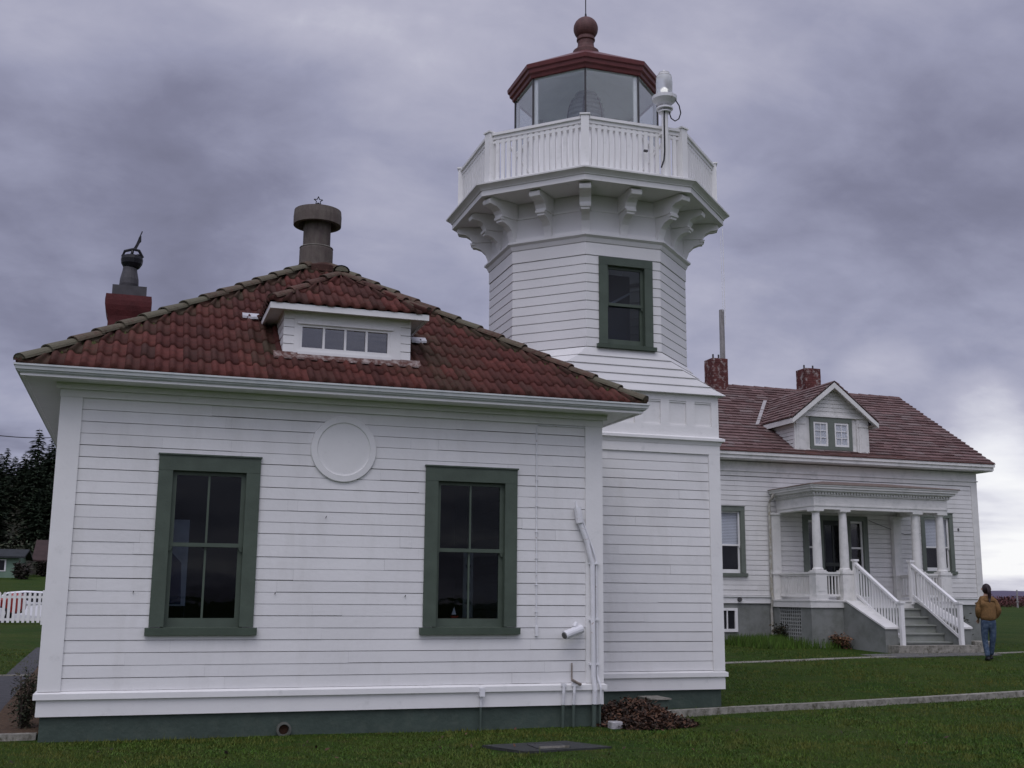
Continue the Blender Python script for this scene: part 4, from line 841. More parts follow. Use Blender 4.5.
# gable dormer
gy = 14.30; gx0, gx1 = 18.53, 21.02; gcx = 19.76; ez_, az_ = 6.68, 7.78
DG = MB(lambda u, z, n: (u, gy-n, z))
siding(DG, gx0+.40, gx1-.40, 5.72, 5.80, .08, [], lambda u, z, n: (u, z, n))
DG.box(gx0, gx0+.40, 5.70, ez_+.08, -.05, .015); DG.box(gx1-.40, gx1, 5.70, ez_+.08, -.05, .015); DG.box(gx0+.05, gx1-.05, ez_+.06, ez_+.12, -.05, .05)
for r in range(8):
    z0_ = ez_+.12+r*.115; h = (z0_-ez_)/(az_-ez_)*(gx1-gx0+.3)/2; h2 = (z0_+.105-ez_)/(az_-ez_)*(gx1-gx0+.3)/2; W_ = (gx1-gx0+.3)/2
    DG.add([(gcx-W_+h, z0_, .004), (gcx+W_-h, z0_, .004), (gcx+max(0, W_-h2), z0_+.105, 0), (gcx-max(0, W_-h2), z0_+.105, 0)], [(0, 1, 2, 3)])
    DG.add([(gcx-W_+h, z0_-.012, -.02), (gcx+W_-h, z0_-.012, -.02), (gcx+W_-h, z0_+.004, -.02), (gcx-W_+h, z0_+.004, -.02)], [(0, 1, 2, 3)])
DG.add([(gx0, 5.7, -.03), (gx1, 5.7, -.03), (gx1, ez_+.1, -.03), (gx0, ez_+.1, -.03)], [(0, 1, 2, 3)])
DG.add([(gcx-1.35, ez_+.08, -.03), (gcx+1.35, ez_+.08, -.03), (gcx, az_, -.03)], [(0, 1, 2)])
for a in (gx0+.06, gx1-.34):     # pilasters
    DG.box(a, a+.28, 5.72, 6.62, .015, .035); DG.box(a+.07, a+.21, 5.78, 6.45, .035, .045); DG.box(a-.02, a+.30, 6.50, 6.56, .016, .055)
for sx, X_ in ((-1, gx0), (1, gx1)):
    T = MB(lambda u, z, n, sx=sx, X_=X_: (X_+sx*n, u, z)); siding(T, gy, 16.2, 5.70, ez_+.06, .11, [], lambda u, z, n: (u, z, n), groove=.014); DG.v, b0 = DG.v+T.v, len(DG.v); DG.f += [tuple(b0+i for i in f_) for f_ in T.f]; DG.t += T.t
DD = DG.build('gable_dormer', HTRIM, KH)
B = MB(lambda u, z, n: (u, gy-n, z)); ga, gb_ = 19.06, 20.46
B.box(ga, gb_, 6.60, 6.77, -.04, .022); B.box(ga, gb_, 5.80, 5.90, -.04, .022); B.box(ga, ga+.11, 5.90, 6.60, -.04, .022); B.box(gb_-.11, gb_, 5.90, 6.60, -.04, .022); B.box(19.65, 19.87, 5.90, 6.60, -.04, .022); B.build('window_casing', GGREEN, DD)
for a, b in ((19.17, 19.65), (19.87, 20.35)):
    B = MB(lambda u, z, n: (u, gy-n, z)); s = .055
    B.box(a, a+s, 5.90, 6.60, -.03, .006); B.box(b-s, b, 5.90, 6.60, -.03, .006); B.box(a+s, b-s, 6.60-s, 6.60, -.03, .005); B.box(a+s, b-s, 5.90, 5.90+s, -.03, .005)
    B.box((a+b)/2-.01, (a+b)/2+.01, 5.95, 6.55, -.02, .0)
    for t in (1, 2): zc = 5.955+.59*t/3; B.box(a+s, b-s, zc-.01, zc+.01, -.02, -.001)
    B.build('sash', WTRIM, DD)
    B = MB(lambda u, z, n: (u, gy-n, z)); B.box(a+s, b-s, 5.95, 6.55, -.0155, -.013); B.build('pane', HGLASS, DD)
    B = MB(lambda u, z, n: (u, gy-n, z))
    for j in range(7): uu = a+.03+(b-a-.06)*j/7; B.hexa([(uu, 5.92, -.026), (uu+.035, 5.92, -.018), (uu+.035, 6.58, -.018), (uu, 6.58, -.026)], [(uu, 5.92, -.0265), (uu+.035, 5.92, -.0185), (uu+.035, 6.58, -.0185), (uu, 6.58, -.0265)])
    B.build('curtain', BLIND, DD)
yf_ = gy-.28; hwid = (gx1-gx0)/2+.20; ea = ez_-.03; dsl = (az_-ea)/hwid; dc = 1/math.sqrt(1+dsl**2); Vd = hwid/dc
B = MB()
shingles(B, (gcx-hwid, 18.2, ea), (0, -1, 0), (dc, 0, dsl*dc), lambda v: 0, lambda v: 18.2-yf_, Vd, 10, seed=8)
shingles(B, (gcx+hwid, yf_, ea), (0, 1, 0), (-dc, 0, dsl*dc), lambda v: 0, lambda v: 18.2-yf_, Vd, 10, seed=9)
B.tint = (.2, 0, .8, 1)
for s in (-1, 1): B.hexa([(gcx+s*hwid, yf_+.01, ea-.01), (gcx, yf_+.01, az_-.01), (gcx, 18.2, az_-.01), (gcx+s*hwid, 18.2, ea-.01)], [(gcx+s*hwid, yf_+.01, ea+.003), (gcx, yf_+.01, az_+.003), (gcx, 18.2, az_+.003), (gcx+s*hwid, 18.2, ea+.003)])
B.build('dormer_roof', SHING, DD)
B = MB()
for s in (-1, 1):
    a, b = Vector((gcx+s*(hwid-.01), 0, ea-.05)), Vector((gcx, 0, az_-.05)); up = Vector((0, 0, -.13))
    B.hexa([(a.x, yf_, a.z), (b.x, yf_, b.z), (b.x, yf_, b.z-.16), (a.x, yf_, a.z-.13)], [(a.x, yf_+.05, a.z), (b.x, yf_+.05, b.z), (b.x, yf_+.05, b.z-.16), (a.x, yf_+.05, a.z-.13)])
    B.box(*sorted((gcx+s*(hwid-.01), gcx+s*(hwid-.05))), yf_+.05, 16.0, ea-.17, ea-.03)
    B.add([(gcx+s*(hwid-.02), yf_+.05, ea-.10), (gcx+s*((gx1-gx0)/2-.02), yf_+.05, ea-.10), (gcx+s*((gx1-gx0)/2-.02), 16.2, ea-.10), (gcx+s*(hwid-.02), 16.2, ea-.10)], [(0, 1, 2, 3)])
    B.hexa([(gcx+s*(hwid-.04), yf_+.06, ea-.06), (gcx, yf_+.06, az_-.07), (gcx, gy, az_-.07), (gcx+s*(hwid-.04), gy, ea-.06)], [(gcx+s*(hwid-.04), yf_+.06, ea-.05), (gcx, yf_+.06, az_-.06), (gcx, gy, az_-.06), (gcx+s*(hwid-.04), gy, ea-.05)])
B.build('bargeboard', HTRIM, DD)
def hz(y): return EZ+hs_*(y-(HY-OV))
B = MB(); vl = [(18.05, 15.60), (18.24, 15.7), (19.52, 17.35), (19.40, 17.35)]
B.hexa([(x, y, hz(y)+.03) for x, y in vl], [(x, y, hz(y)+.055) for x, y in vl]); B.build('valley_flashing', mat('dull_valley_metal', (.38, .36, .35), .6, .15, 6), DD)
# front windows of the house
window(KH, HPF, *Wa, .13, 2.17, GGREEN, WTRIM, HGLASS, muntin=False, split=3.02, blind=(3.05,))
window(KH, HPF, *Wb, .13, 2.32, GGREEN, WTRIM, HGLASS, muntin=False, split=3.1, blind=(3.12,))
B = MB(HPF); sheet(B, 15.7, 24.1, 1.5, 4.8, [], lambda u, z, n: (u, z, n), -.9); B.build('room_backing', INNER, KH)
# entrance: sidelight window, door, sidelight window in one green surround
B = MB(HPF); B.box(18.80, 20.95, 3.79, 3.93, -.02, .035)
for a, b in ((18.80, 18.98), (19.33, 19.46), (20.20, 20.37), (20.80, 20.95)): B.box(a, b, 1.62, 3.79, -.14, .032)
EN = B.build('entrance_surround', GGREEN, KH)
for a, b in ((18.98, 19.33), (20.37, 20.80)):
    B = MB(HPF); B.box(a, a+.05, 2.3, 3.79, -.08, -.04); B.box(b-.05, b, 2.3, 3.79, -.08, -.04); B.box(a+.05, b-.05, 3.73, 3.79, -.08, -.041); B.box(a+.05, b-.05, 2.3, 2.38, -.08, -.041); B.box(a+.05, b-.05, 3.0, 3.05, -.08, -.041); B.build('sash', WTRIM, EN)
    B = MB(HPF); B.box(a+.05, b-.05, 2.35, 3.75, -.062, -.058); B.build('pane', HGLASS, EN)
    B = MB(HPF); B.box(a, b, 1.62, 2.3, -.08, -.03); B.build('apron_panel', GGREEN, EN)
DRK = mat('dark_door_paint', (.035, .04, .036), .4, .2, 4)
B = MB(HPF); a, b = 19.46, 20.20
B.box(a, a+.10, 1.62, 3.79, -.10, -.05); B.box(b-.10, b, 1.62, 3.79, -.10, -.05); B.box(a+.1, b-.1, 3.66, 3.79, -.10, -.051); B.box(a+.1, b-.1, 1.62, 1.85, -.10, -.051); B.box(a+.1, b-.1, 2.5, 2.6, -.10, -.051); B.box((a+b)/2-.02, (a+b)/2+.02, 1.85, 3.66, -.095, -.055)
DR = B.build('door', DRK, KH); B = MB(HPF); B.box(a+.1, b-.1, 1.85, 3.66, -.077, -.073); B.build('pane', GLASS, DR); B = MB(HPF); B.box(b-.085, b-.045, 2.5, 2.62, -.05, -.02); B.build('handle', POTM, DR)
# cellar window
B = MB(HPF); B.box(16.05, 16.12, .68, 1.32, -.03, -.02+.03); B.box(16.58, 16.66, .68, 1.32, -.04, .01); B.box(16.12, 16.58, 1.25, 1.32, -.04, .01); B.box(16.12, 16.58, .68, .76, -.04, .01); B.box(16.33, 16.36, .76, 1.25, -.04, .0)
CW = B.build('cellar_window', WTRIM, KH); B = MB(HPF); B.box(16.12, 16.58, .76, 1.25, -.045, -.0405); B.build('pane', DARKM, CW); B = MB(HPF); B.box(15.95, 16.75, .48, .52, -.06, .06); B.build('sill', GREYF, CW)
B = MB(); B.tube([(17.74, HY-.30, 4.46), (17.70, HY-.26, 4.36), (17.70, HY-.09, 4.22), (17.70, HY-.07, 1.75), (17.71, HY-.11, 1.55), (17.71, HY-.02, 1.3), (17.71, HY-.04, .4)], .038, 10); B.build('downspout', mat('stained_pipe_paint', (.50, .50, .47), .6, .15, 6, col2=(.28, .25, .18)), KH)
B = MB(HPF); B.tube([(16.72, 1.55, 0), (16.72, 1.55, .06)], .06, 10); B.build('wall_vent', POTM, KH)
B = MB(HPF); B.box(24.10, 24.13, 3.60, 3.68, 0, .04); B.tube([(21.0, 3.82, .03), (21.6, 3.62, .06), (22.2, 3.45, .05), (22.75, 3.50, .03)], .008, 5); B.build('cable', POTM, KH)
# porch
PY = 12.53; PX0, PX1 = 17.72, 22.40; DK = 1.56; GR = .12
PO = MB(); PO.box(PX0-.02, PX1+.02, PY-.02, HY, DK-.04, DK); PO.box(PX0, PX1, PY, HY-.02, 1.36, DK-.041); PD = PO.build('porch_deck', HTRIM, KH)
B = MB(); B.box(PX0+.04, PX1-.04, PY+.04, PY+.16, GR, 1.36); B.box(PX0+.04, PX0+.16, PY+.16, 13.05, GR, 1.36); B.box(PX1-.16, PX1-.04, PY+.16, HY, GR, 1.36); B.box(PX0+.04, PX0+.16, 14.15, HY, GR, 1.36); B.build('porch_foundation', GREYF, KH)
B = MB()
for i in range(9): z = .50+i*.095; B.box(PX0+.07, PX0+.085, 13.05, 14.15, z, z+.035)
for i in range(11): y = 13.07+i*.105; B.box(PX0+.052, PX0+.068, y, y+.035, .46, 1.34)
B.box(PX0+.05, PX0+.12, 13.05, 14.15, .42, .46); B.build('lattice', mat('grey_lattice_paint', (.30, .31, .29), .7, .1, 4), KH)
for x in (18.09, 18.92, 21.23, 22.04):
    B = MB(); y = PY+.17
    B.box(x-.17, x+.17, y-.15, y+.15, DK, 2.24); B.box(x-.19, x+.19, y-.17, y+.17, 2.2405, 2.30); B.box(x-.185, x+.185, y-.165, y+.165, DK+.001, DK+.14)
    for a in (x-.10,): B.box(x-.115, x+.115, y-.155, y-.149, 1.78, 2.17)
    PDp = B.build('pedestal', HTRIM, PD)
    B = MB(); B.box(x-.16, x+.16, y-.15, y+.15, 2.301, 2.335)
    B.lathe((x, y), [(.145, 2.335), (.15, 2.36), (.135, 2.385), (.122, 2.40), (.120, 2.75), (.114, 3.2), (.100, 3.80), (.098, 3.84), (.115, 3.85), (.115, 3.865), (.13, 3.885)], 20); B.box(x-.16, x+.16, y-.15, y+.15, 3.885, 3.94); B.build('column', HTRIM, PD)
B = MB()
for x in (17.86, 21.86): B = MB(); B.box(x-.13, x+.13, HY-.16, HY-.026, DK, 3.88); B.box(x-.16, x+.16, HY-.19, HY-.027, 3.8805, 3.94); B.box(x-.16, x+.16, HY-.19, HY-.027, 2.24, 2.30); B.build('pilaster', HTRIM, PD)
def rail(p0, p1, nb, z0, z1, name='porch_railing'):
    p0 = Vector(p0); p1 = Vector(p1); d = p1-p0; T = MB()
    T.beam(p0+Vector((0, 0, z1)), p1+Vector((0, 0, z1)), .11, .05); T.beam(p0+Vector((0, 0, z1-.05)), p1+Vector((0, 0, z1-.05)), .05, .05)
    RL = T.build(name, HTRIM, PD); T = MB(); T.beam(p0+Vector((0, 0, z0)), p1+Vector((0, 0, z0)), .06, .06); T.build('bottom_rail', HTRIM, RL)
    for j in range(nb):
        p = p0+d*(j+.5)/nb; T = MB(); a = .016; T.hexa([(p.x-a, p.y-a, p.z+z0), (p.x+a, p.y-a, p.z+z0), (p.x+a, p.y+a, p.z+z0), (p.x-a, p.y+a, p.z+z0)], [(p.x-a, p.y-a, p.z+z1-.05), (p.x+a, p.y-a, p.z+z1-.05), (p.x+a, p.y+a, p.z+z1-.05), (p.x-a, p.y+a, p.z+z1-.05)]); T.build('baluster', HTRIM, RL)
rail((17.95, PY+.32, DK), (17.95, HY-.17, DK), 18, .12, .70)
rail((18.26, PY+.17, DK), (18.75, PY+.17, DK), 5, .12, .70)
rail((21.40, PY+.17, DK), (21.87, PY+.17, DK), 5, .12, .70)
rail((21.98, PY+.32, DK), (21.90, HY-.17, DK), 14, .12, .70)
# entablature and roof of the porch
E0, E1, EY = 17.96, 22.20, PY+.02
B = MB()
for z0_, z1_, o in ((3.94, 4.02, 0), (4.0205, 4.06, .02), (4.0605, 4.30, .005), (4.3005, 4.34, .05), (4.385, 4.41, .10), (4.4105, 4.47, .17), (4.4705, 4.53, .22), (4.5305, 4.565, .25)):
    B.box(E0-o, E1+o, EY-o, HY-.03, z0_, z1_) if z0_ > 4.37 else [B.box(E0-o, E1+o, EY-o, EY+.24, z0_, z1_), B.box(E0-o, E0+.24, EY+.24, HY-.03, z0_, z1_), B.box(E1-.24, E1+o, EY+.24, HY-.03, z0_, z1_)]
B.box(E0-.04, E1+.04, EY-.04, HY-.03, 4.335, 4.386)
B.build('entablature', HTRIM, PD)
B = MB(); x = E0-.07
while x < E1+.07: B.box(x, x+.045, EY-.095, EY-.04, 4.335, 4.383); x += .09
y = EY
while y < HY-.05: B.box(E0-.095, E0-.04, y, y+.045, 4.335, 4.383); y += .09
B.build('dentil_course', HTRIM, PD)
B = MB(); B.hexa([(E0-.27, EY-.27, 4.566), (E1+.27, EY-.27, 4.566), (E1+.27, HY-.03, 4.566), (E0-.27, HY-.03, 4.566)], [(E0-.26, EY-.26, 4.585), (E1+.26, EY-.26, 4.585), (E1+.26, HY-.03, 4.585), (E0-.26, HY-.03, 4.585)])
B.add([(E0-.26, EY-.26, 4.586), (E1+.26, EY-.26, 4.586), (E1+.26, HY-.03, 4.586), (E0-.26, HY-.03, 4.586), (E0+1.1, HY-.7, 4.82), (E1-1.1, HY-.7, 4.82), (E1-1.1, HY-.03, 4.84), (E0+1.1, HY-.03, 4.84)], [(0, 1, 5, 4), (1, 2, 6, 5), (3, 0, 4, 7), (4, 5, 6, 7)]); B.build('porch_roof', PORCHR, PD)
# steps
SX0, SX1 = 19.10, 20.92; NS = 6; SY0, SY1 = 12.57, 10.79
B = MB(); rz_ = (DK-.33)/NS
for i in range(NS):
    y0_ = SY0-(i+1)*(SY0-SY1)/NS; zt = DK-(i+1)*rz_; B.box(SX0, SX1, y0_+.02, SY0+.02 if i == 0 else y0_+(SY0-SY1)/NS+.03, zt-rz_-.02, zt-.035); B.box(SX0-.0, SX1, y0_-.03, y0_+(SY0-SY1)/NS+.02, zt-.034, zt)
ST = B.build('stairs', STEPM, KH)
B = MB(); B.box(18.78, 21.20, 10.39, 10.82, .1, .47); B.build('bottom_step', CONC, ST)
for xa, xb in ((18.73, 19.10), (20.92, 21.30)):
    B = MB(); B.prism([(12.61, .1), (12.61, 1.50), (12.39, 1.50), (10.83, .86), (10.83, .1)], lambda p, q, h: (h, p, q), xa, xb); B.build('cheek_wall', GREYF, ST)
    B = MB(); B.prism([(12.61, 1.501), (12.61, 1.545), (12.38, 1.545), (10.79, .905), (10.79, .86), (12.385, 1.501)], lambda p, q, h: (h, p, q), xa-.03, xb+.03); B.build('cheek_cap', HTRIM, ST)
for xr in (19.13, 20.89):
    T = MB(); T.box(xr-.05, xr+.05, 12.49, 12.59, DK-.1, 2.58); T.box(xr-.075, xr+.075, 12.465, 12.615, 2.5805, 2.63); T.build('newel_post', WTRIM, ST)
    T = MB(); T.box(xr-.05, xr+.05, 10.64, 10.74, .47, 1.49); T.box(xr-.075, xr+.075, 10.615, 10.765, 1.4905, 1.54); T.build('newel_post', WTRIM, ST)
    T = MB(); T.beam((xr, 12.49, 2.50), (xr, 10.72, 1.45), .09, .06); HRl = T.build('stair_rail', WTRIM, ST); T = MB(); T.beam((xr, 12.49, 1.70), (xr, 10.72, .64), .06, .06); T.build('bottom_rail', WTRIM, HRl)
    for j in range(15):
        t = (j+.6)/15; y = 12.49-t*1.77; zb_ = 1.70-t*1.06; zt = 2.50-t*1.05; T = MB(); T.box(xr-.016, xr+.016, y-.016, y+.016, zb_, zt-.02); T.build('baluster', WTRIM, HRl)
B = MB(); B.box(21.32, 21.85, 10.72, 11.2, .1, .56); tag(B.build('concrete_block', CONC, None, bevel=.01), 'pale concrete block on the grass right of the porch steps', 'block')

# ================================================================ OTHER THINGS
PL_ = thing('utility_pole', 'weathered grey wooden pole rising behind the left brick chimney', 'pole', (19.9, 25, 0))
def upt(px, py, yy):
    d = Fv+Rv*((px-512)/FPX)+Uv*((384-py)/FPX); t = (yy-CAMP.y)/d.y; return CAMP+d*t
q = upt(721.5, 310, 25); B = MB(); B.tube([(q.x-.02, 25, .3), (q.x, 25, q.z)], .13, 10, .10); PL_.location = (q.x, 25, 0); PLo = B
for o_ in (PL_,): pass
B.build('pole', WOODP, PL_)
B = MB(); B.tube([(q.x+.07, 24.85, q.z-.6), (q.x+.06, 24.85, q.z+3.3)], .014, 6); B.tube([(q.x-.02, 24.85, q.z-.1), (q.x-.04, 24.85, q.z+3.0)], .010, 6); B.build('whip_antenna', WTRIM, PL_)
# manhole plate
MH = thing('manhole_cover', 'flat dark concrete utility slab with recessed lid set in the front lawn', 'utility cover', (5.2, -2.0, 0))
B = MB(); mpt = [(4.75, -1.32), (5.75, -1.95), (5.55, -2.55), (4.35, -2.1)]
mc = [(4.55, -1.55), (5.55, -1.42), (5.85, -2.02), (4.83, -2.15)]
B.hexa([(x, y, -.05) for x, y in mc], [(x, y, .028) for x, y in mc]); B.build('slab', IRONP, MH)
B = MB(); B.box(5.02, 5.40, -1.97, -1.66, .0285, .034); B.build('lid', DARKM, MH)
B = MB(); B.box(5.04, 5.38, -1.985, -1.972, .0285, .05); B.build('lid_edge', CONC, MH)
B = MB(); B.box(6.59, 6.74, -.30, -.16, -.02, .085)
tag(B.build('concrete_block', mat('white_washed_block', (.36, .35, .35), .9, .2, 9, .5, 30), None, bevel=.01), 'small pale block at the right corner of the small building', 'block')
VB = thing('vent_box', 'low dark box with a thin pale lid against the tower foundation', 'utility box', (8.0, 1.5, 0))
B = MB(); B.box(7.88, 8.14, 1.3, 1.7, -.02, .185); B.build('box_body', DGREEN, VB); B = MB(); B.box(7.85, 8.17, 1.27, 1.73, .1855, .205); B.build('lid', CONC, VB)

def leaf_cloud(B, pts, size, R_, droop=0, tintf=None):
    for p in pts:
        s = size*R_.uniform(.6, 1.4); a = R_.uniform(0, 6.28); t = R_.uniform(-.9, .9); u = Vector((math.cos(a), math.sin(a), t-droop)).normalized(); w_ = u.cross(Vector((R_.uniform(-1, 1), R_.uniform(-1, 1), 1))).normalized()*.45
        B.add([p-w_*s*.2, p+u*s*.5+w_*s*.5, p+u*s, p+u*s*.5-w_*s*.5], [(0, 1, 2, 3)], tintf(p) if tintf else (R_.random(), R_.random(), R_.random()*.3, 1))
R_ = random.Random(44)
def pile(n, cx_, cy_, rx, ry, h, size, rot=0):
    B = MB()
    for _ in range(n):
        r = math.sqrt(R_.random()); a = R_.uniform(0, 6.28); x = r*math.cos(a)*rx; y = r*math.sin(a)*ry; z = h*(1-r*r)*R_.random()+.01
        xx = cx_+x*math.cos(rot)-y*math.sin(rot); yy = cy_+x*math.sin(rot)+y*math.cos(rot); leaf_cloud(B, [Vector((xx, yy, z))], size, R_)
    return B
B = pile(6500, 7.12, .25, .62, .78, .30, .062); b2 = pile(2200, 7.42, -.12, .42, .32, .13, .05); B.v, b0 = B.v+b2.v, len(B.v); B.f += [tuple(b0+i for i in f_) for f_ in b2.f]; B.t += b2.t
tag(B.build('leaf_pile', DEADL), 'heap of dead brown foliage between the small building and the kerb', kind='stuff')
B = MB()
for _ in range(70):
    x, y = R_.uniform(-1, 10), R_.uniform(-3.2, -.05); leaf_cloud(B, [Vector((x, y, .03+R_.random()*.02))], .06, R_)
tag(B.build('fallen_leaves', DEADL), 'a few fallen brown leaves scattered on the front lawn', kind='stuff')
def shrub(name, cx_, cy_, z, rx, h, n, size, material, label, stems=9, cat='shrub', group=None):
    t = thing(name, label, cat, (cx_, cy_, z), group); B = MB(); S = MB(); 
    for k in range(stems):
        a = R_.uniform(0, 6.28); r = R_.uniform(.2, .9)*rx; top = Vector((cx_+r*math.cos(a), cy_+r*math.sin(a), z+h*R_.uniform(.6, 1))); base = Vector((cx_+.2*r*math.cos(a), cy_+.2*r*math.sin(a), z-.03))
        S.tube([base, (base+top)/2+Vector((R_.uniform(-.04, .04), R_.uniform(-.04, .04), .03)), top], .008+.004*h, 5, .003)
        for j in range(n//stems):
            q_ = R_.random()**.7; p = base.lerp(top, q_)+Vector((R_.gauss(0, .16*rx+.02), R_.gauss(0, .16*rx+.02), R_.gauss(0, .05*h))); leaf_cloud(B, [p], size, R_)
    B.build('foliage', material, t); S.build('stem', BARK, t); return t
shrub('garden_shrub', -.22, 1.05, 0, .20, .70, 1200, .045, SHRUBM, 'dark ragged shrub in the soil bed at the left corner of the building', 14)
shrub('garden_shrub', -.18, 2.5, .02, .16, .62, 600, .04, SHRUBM, 'thin dark shrub behind the first one beside the asphalt walk', 9)
shrub('flower_clump', 17.7, 13.9, .34, .30, .55, 500, .10, SHRUBM, 'dark leafy clump at the foot of the downspout', 8, 'plant')
shrub('flower_clump', 18.5, 12.45, .32, .42, .42, 500, .09, mat('reddish_dry_stalks', (.17, .09, .05), .85, .4, 6, attr=.5), 'dry reddish stalks against the porch foundation', 9, 'plant')
shrub('flower_clump', 23.3, 13.9, .34, .4, .8, 600, .10, SHRUBM, 'dark ragged plant beside the house behind the walking person', 8, 'plant')
B = MB()
for _ in range(2600):
    x, y = R_.uniform(16.0, 19.1), R_.uniform(12.2, 13.0) if R_.random() < .3 else R_.uniform(13.2, 14.4)
    if x > 17.7 and y > 12.75: x -= 1.5
    h = R_.uniform(.1, .34); z = ground_z(x, y); a = R_.uniform(-.1, .1); B.add([(x-.012, y, z), (x+.012, y, z), (x+a, y+R_.uniform(-.08, .08), z+h)], [(0, 1, 2)], (R_.random(), 0, .2*R_.random(), 1))
tag(B.build('tall_grass', GRASSM), 'long uncut grass along the foundation of the house', kind='stuff')

# lawn blades (one object), denser near the camera
def in_build(x, y):
    m_ = np.zeros(len(x), bool)
    for a, b, c_, d in ((-.63, W0, -.02, 99), (6.2, X1, Y0, 99), (-7, -.6, .3, 7.6), (6.5, 7.8, -.6, 1.2), (4.55, 5.85, -2.12, -1.42), (17.8, 22.6, 10.6, 99), (-7, 0, .25, .41)): m_ |= (x > a) & (x < b) & (y > c_) & (y < d)
    return m_
n = 210000
x = RNG.uniform(-5, 30, n*3); y = -5.2+RNG.random(n*3)**1.7*19
dxs, dys = x-CAMP.x, y-CAMP.y; fwd = dxs*math.sin(yaw)+dys*math.cos(yaw); rt = dxs*math.cos(yaw)-dys*math.sin(yaw)
keep = (~in_build(x, y)) & (np.abs(rt) < fwd*.56) & (RNG.random(n*3) < np.clip(1.5-fwd/26, .15, 1)); x, y, fwd = x[keep][:n], y[keep][:n], fwd[keep][:n]; n = len(x)
gz = .7*(1-np.exp(-.06*np.maximum(0, y-2)))
patch = np.clip(.5+.30*np.sin(x*1.1+2*np.sin(y*.8))*np.sin(y*1.5+1.3*np.sin(x*.7))+.28*np.sin(x*3.7+1.5*np.sin(y*4.1))*np.sin(y*5.3+2*np.sin(x*2.2))+.18*np.sin(x*9.1+y*3)*np.sin(y*11.7-x*4), 0, 1)
h = RNG.uniform(.010, .036, n)*(.55+.95*patch)*(1+1.3*(RNG.random(n) > .985)); wd = RNG.uniform(.003, .006, n)*(1+fwd*.03); a = RNG.uniform(0, 6.28, n); lx, ly = RNG.normal(0, .016, n), RNG.normal(0, .016, n)
V = np.empty((n, 3, 3), 'f'); V[:, 0] = np.stack([x-np.cos(a)*wd, y-np.sin(a)*wd, gz-.004], 1); V[:, 1] = np.stack([x+np.cos(a)*wd, y+np.sin(a)*wd, gz-.004], 1); V[:, 2] = np.stack([x+lx, y+ly, gz+h], 1)
me = bpy.data.meshes.new('lawn_grass'); me.vertices.add(3*n); me.vertices.foreach_set('co', V.ravel()); me.loops.add(3*n); me.loops.foreach_set('vertex_index', np.arange(3*n, dtype='i')); me.polygons.add(n); me.polygons.foreach_set('loop_start', np.arange(0, 3*n, 3, dtype='i')); me.polygons.foreach_set('loop_total', np.full(n, 3, 'i')); me.update(calc_edges=True)
t = np.zeros((n, 3, 4), 'f'); t[..., 0] = RNG.random(n)[:, None]; t[..., 1] = patch[:, None]; t[..., 2] = (np.clip(RNG.random(n)*2-1.35-.5*patch, 0, 1)*1.2)[:, None]; t[..., 3] = 1
at = me.color_attributes.new('tint', 'FLOAT_COLOR', 'POINT'); at.data.foreach_set('color', t.ravel()); me.materials.append(GRASSM)
go = bpy.data.objects.new('lawn_grass', me); COL.objects.link(go); tag(go, 'short mown grass blades of the lawn', kind='stuff')

# picket fence at the left
FY = 27.2; FZ = ground_z(-2, FY)
PFN = thing('picket_fence', 'white picket fence in front of the parked cars at the left edge', 'fence', (-2.5, FY, FZ))
T = MB(); T.box(-9, 3.5, FY, FY+.04, FZ+.12, FZ+.20); T.build('rail', WTRIM, PFN); T = MB(); T.box(-9, 3.5, FY, FY+.04, FZ+.84, FZ+.92); T.build('rail', WTRIM, PFN)
x = -9.0; k = 0
while x < 3.4:
    T = MB(); 
    if k % 14 == 5: T.box(x-.03, x+.13, FY-.06, FY+.10, FZ-.1, FZ+1.10); T.build('post', WTRIM, PFN)
    else: T.prism([(x, FZ+.06), (x+.085, FZ+.06), (x+.085, FZ+1.0), (x+.0425, FZ+1.045), (x, FZ+1.0)], lambda p, q, h_: (p, FY-h_, q), .001, .022); T.build('picket', WTRIM, PFN)
    x += .152; k += 1
def car(name, label, x, y, z, paint, ln=4.4, h=1.42):
    t = thing(name, label, 'car', (x, y, z), 'cars parked behind the picket fence')
    s = ln/4.4; P = [(-2.2, .35), (-2.18, .72), (-1.9, .88), (-1.25, .95), (-.65, h-.06), (.0, h), (.85, h-.03), (1.45, h-.25), (1.75, 1.0), (2.15, .95), (2.2, .45), (2.1, .3), (-2.1, .28)]
    B = MB(); B.prism([(p*s, q) for p, q in P], lambda p, q, h_: (x+p, y+h_*(1 if q < .96 else .84), z+q), -.82, .82); b = B.build('body', paint, t, bevel=.05)
    B = MB()
    for sy in (-1, 1): B.prism([(-1.10*s, .99), (-.60*s, h-.12), (.0, h-.07), (.80*s, h-.10), (1.35*s, 1.0)], lambda p, q, h_: (x+p, y+sy*h_, z+q), .70, .735)
    B.build('side_window', DARKM, t)
    for wx in (-1.35*s, 1.35*s):
        for sy in (-1, 1):
            B = MB(lambda a, b, c: (x+wx+a, y+sy*.72+c, z+.31+b)); B.lathe((0, 0), [(.0001, -.1), (.31, -.1), (.32, 0), (.31, .1), (.0001, .1)], 18, cap=False); W_ = B.build('wheel', DARKM, t)
            B = MB(lambda a, b, c: (x+wx+a, y+sy*.83+c, z+.31+b)); B.lathe((0, 0), [(.0001, -.01), (.19, -.01), (.17, .012), (.0001, .012)], 14, cap=False); B.build('rim', PIPEW, W_)
    for sy in (-1, 1): B = MB(); B.box(x-2.2*s-.01, x-2.1*s, y+sy*.6-.16, y+sy*.6+.16, z+.62, z+.74); B.build('headlight', GLASS if False else PIPEW, t)
def paint(n_, c_): return mat(n_, c_, .25, .02, 3, spec=.5)
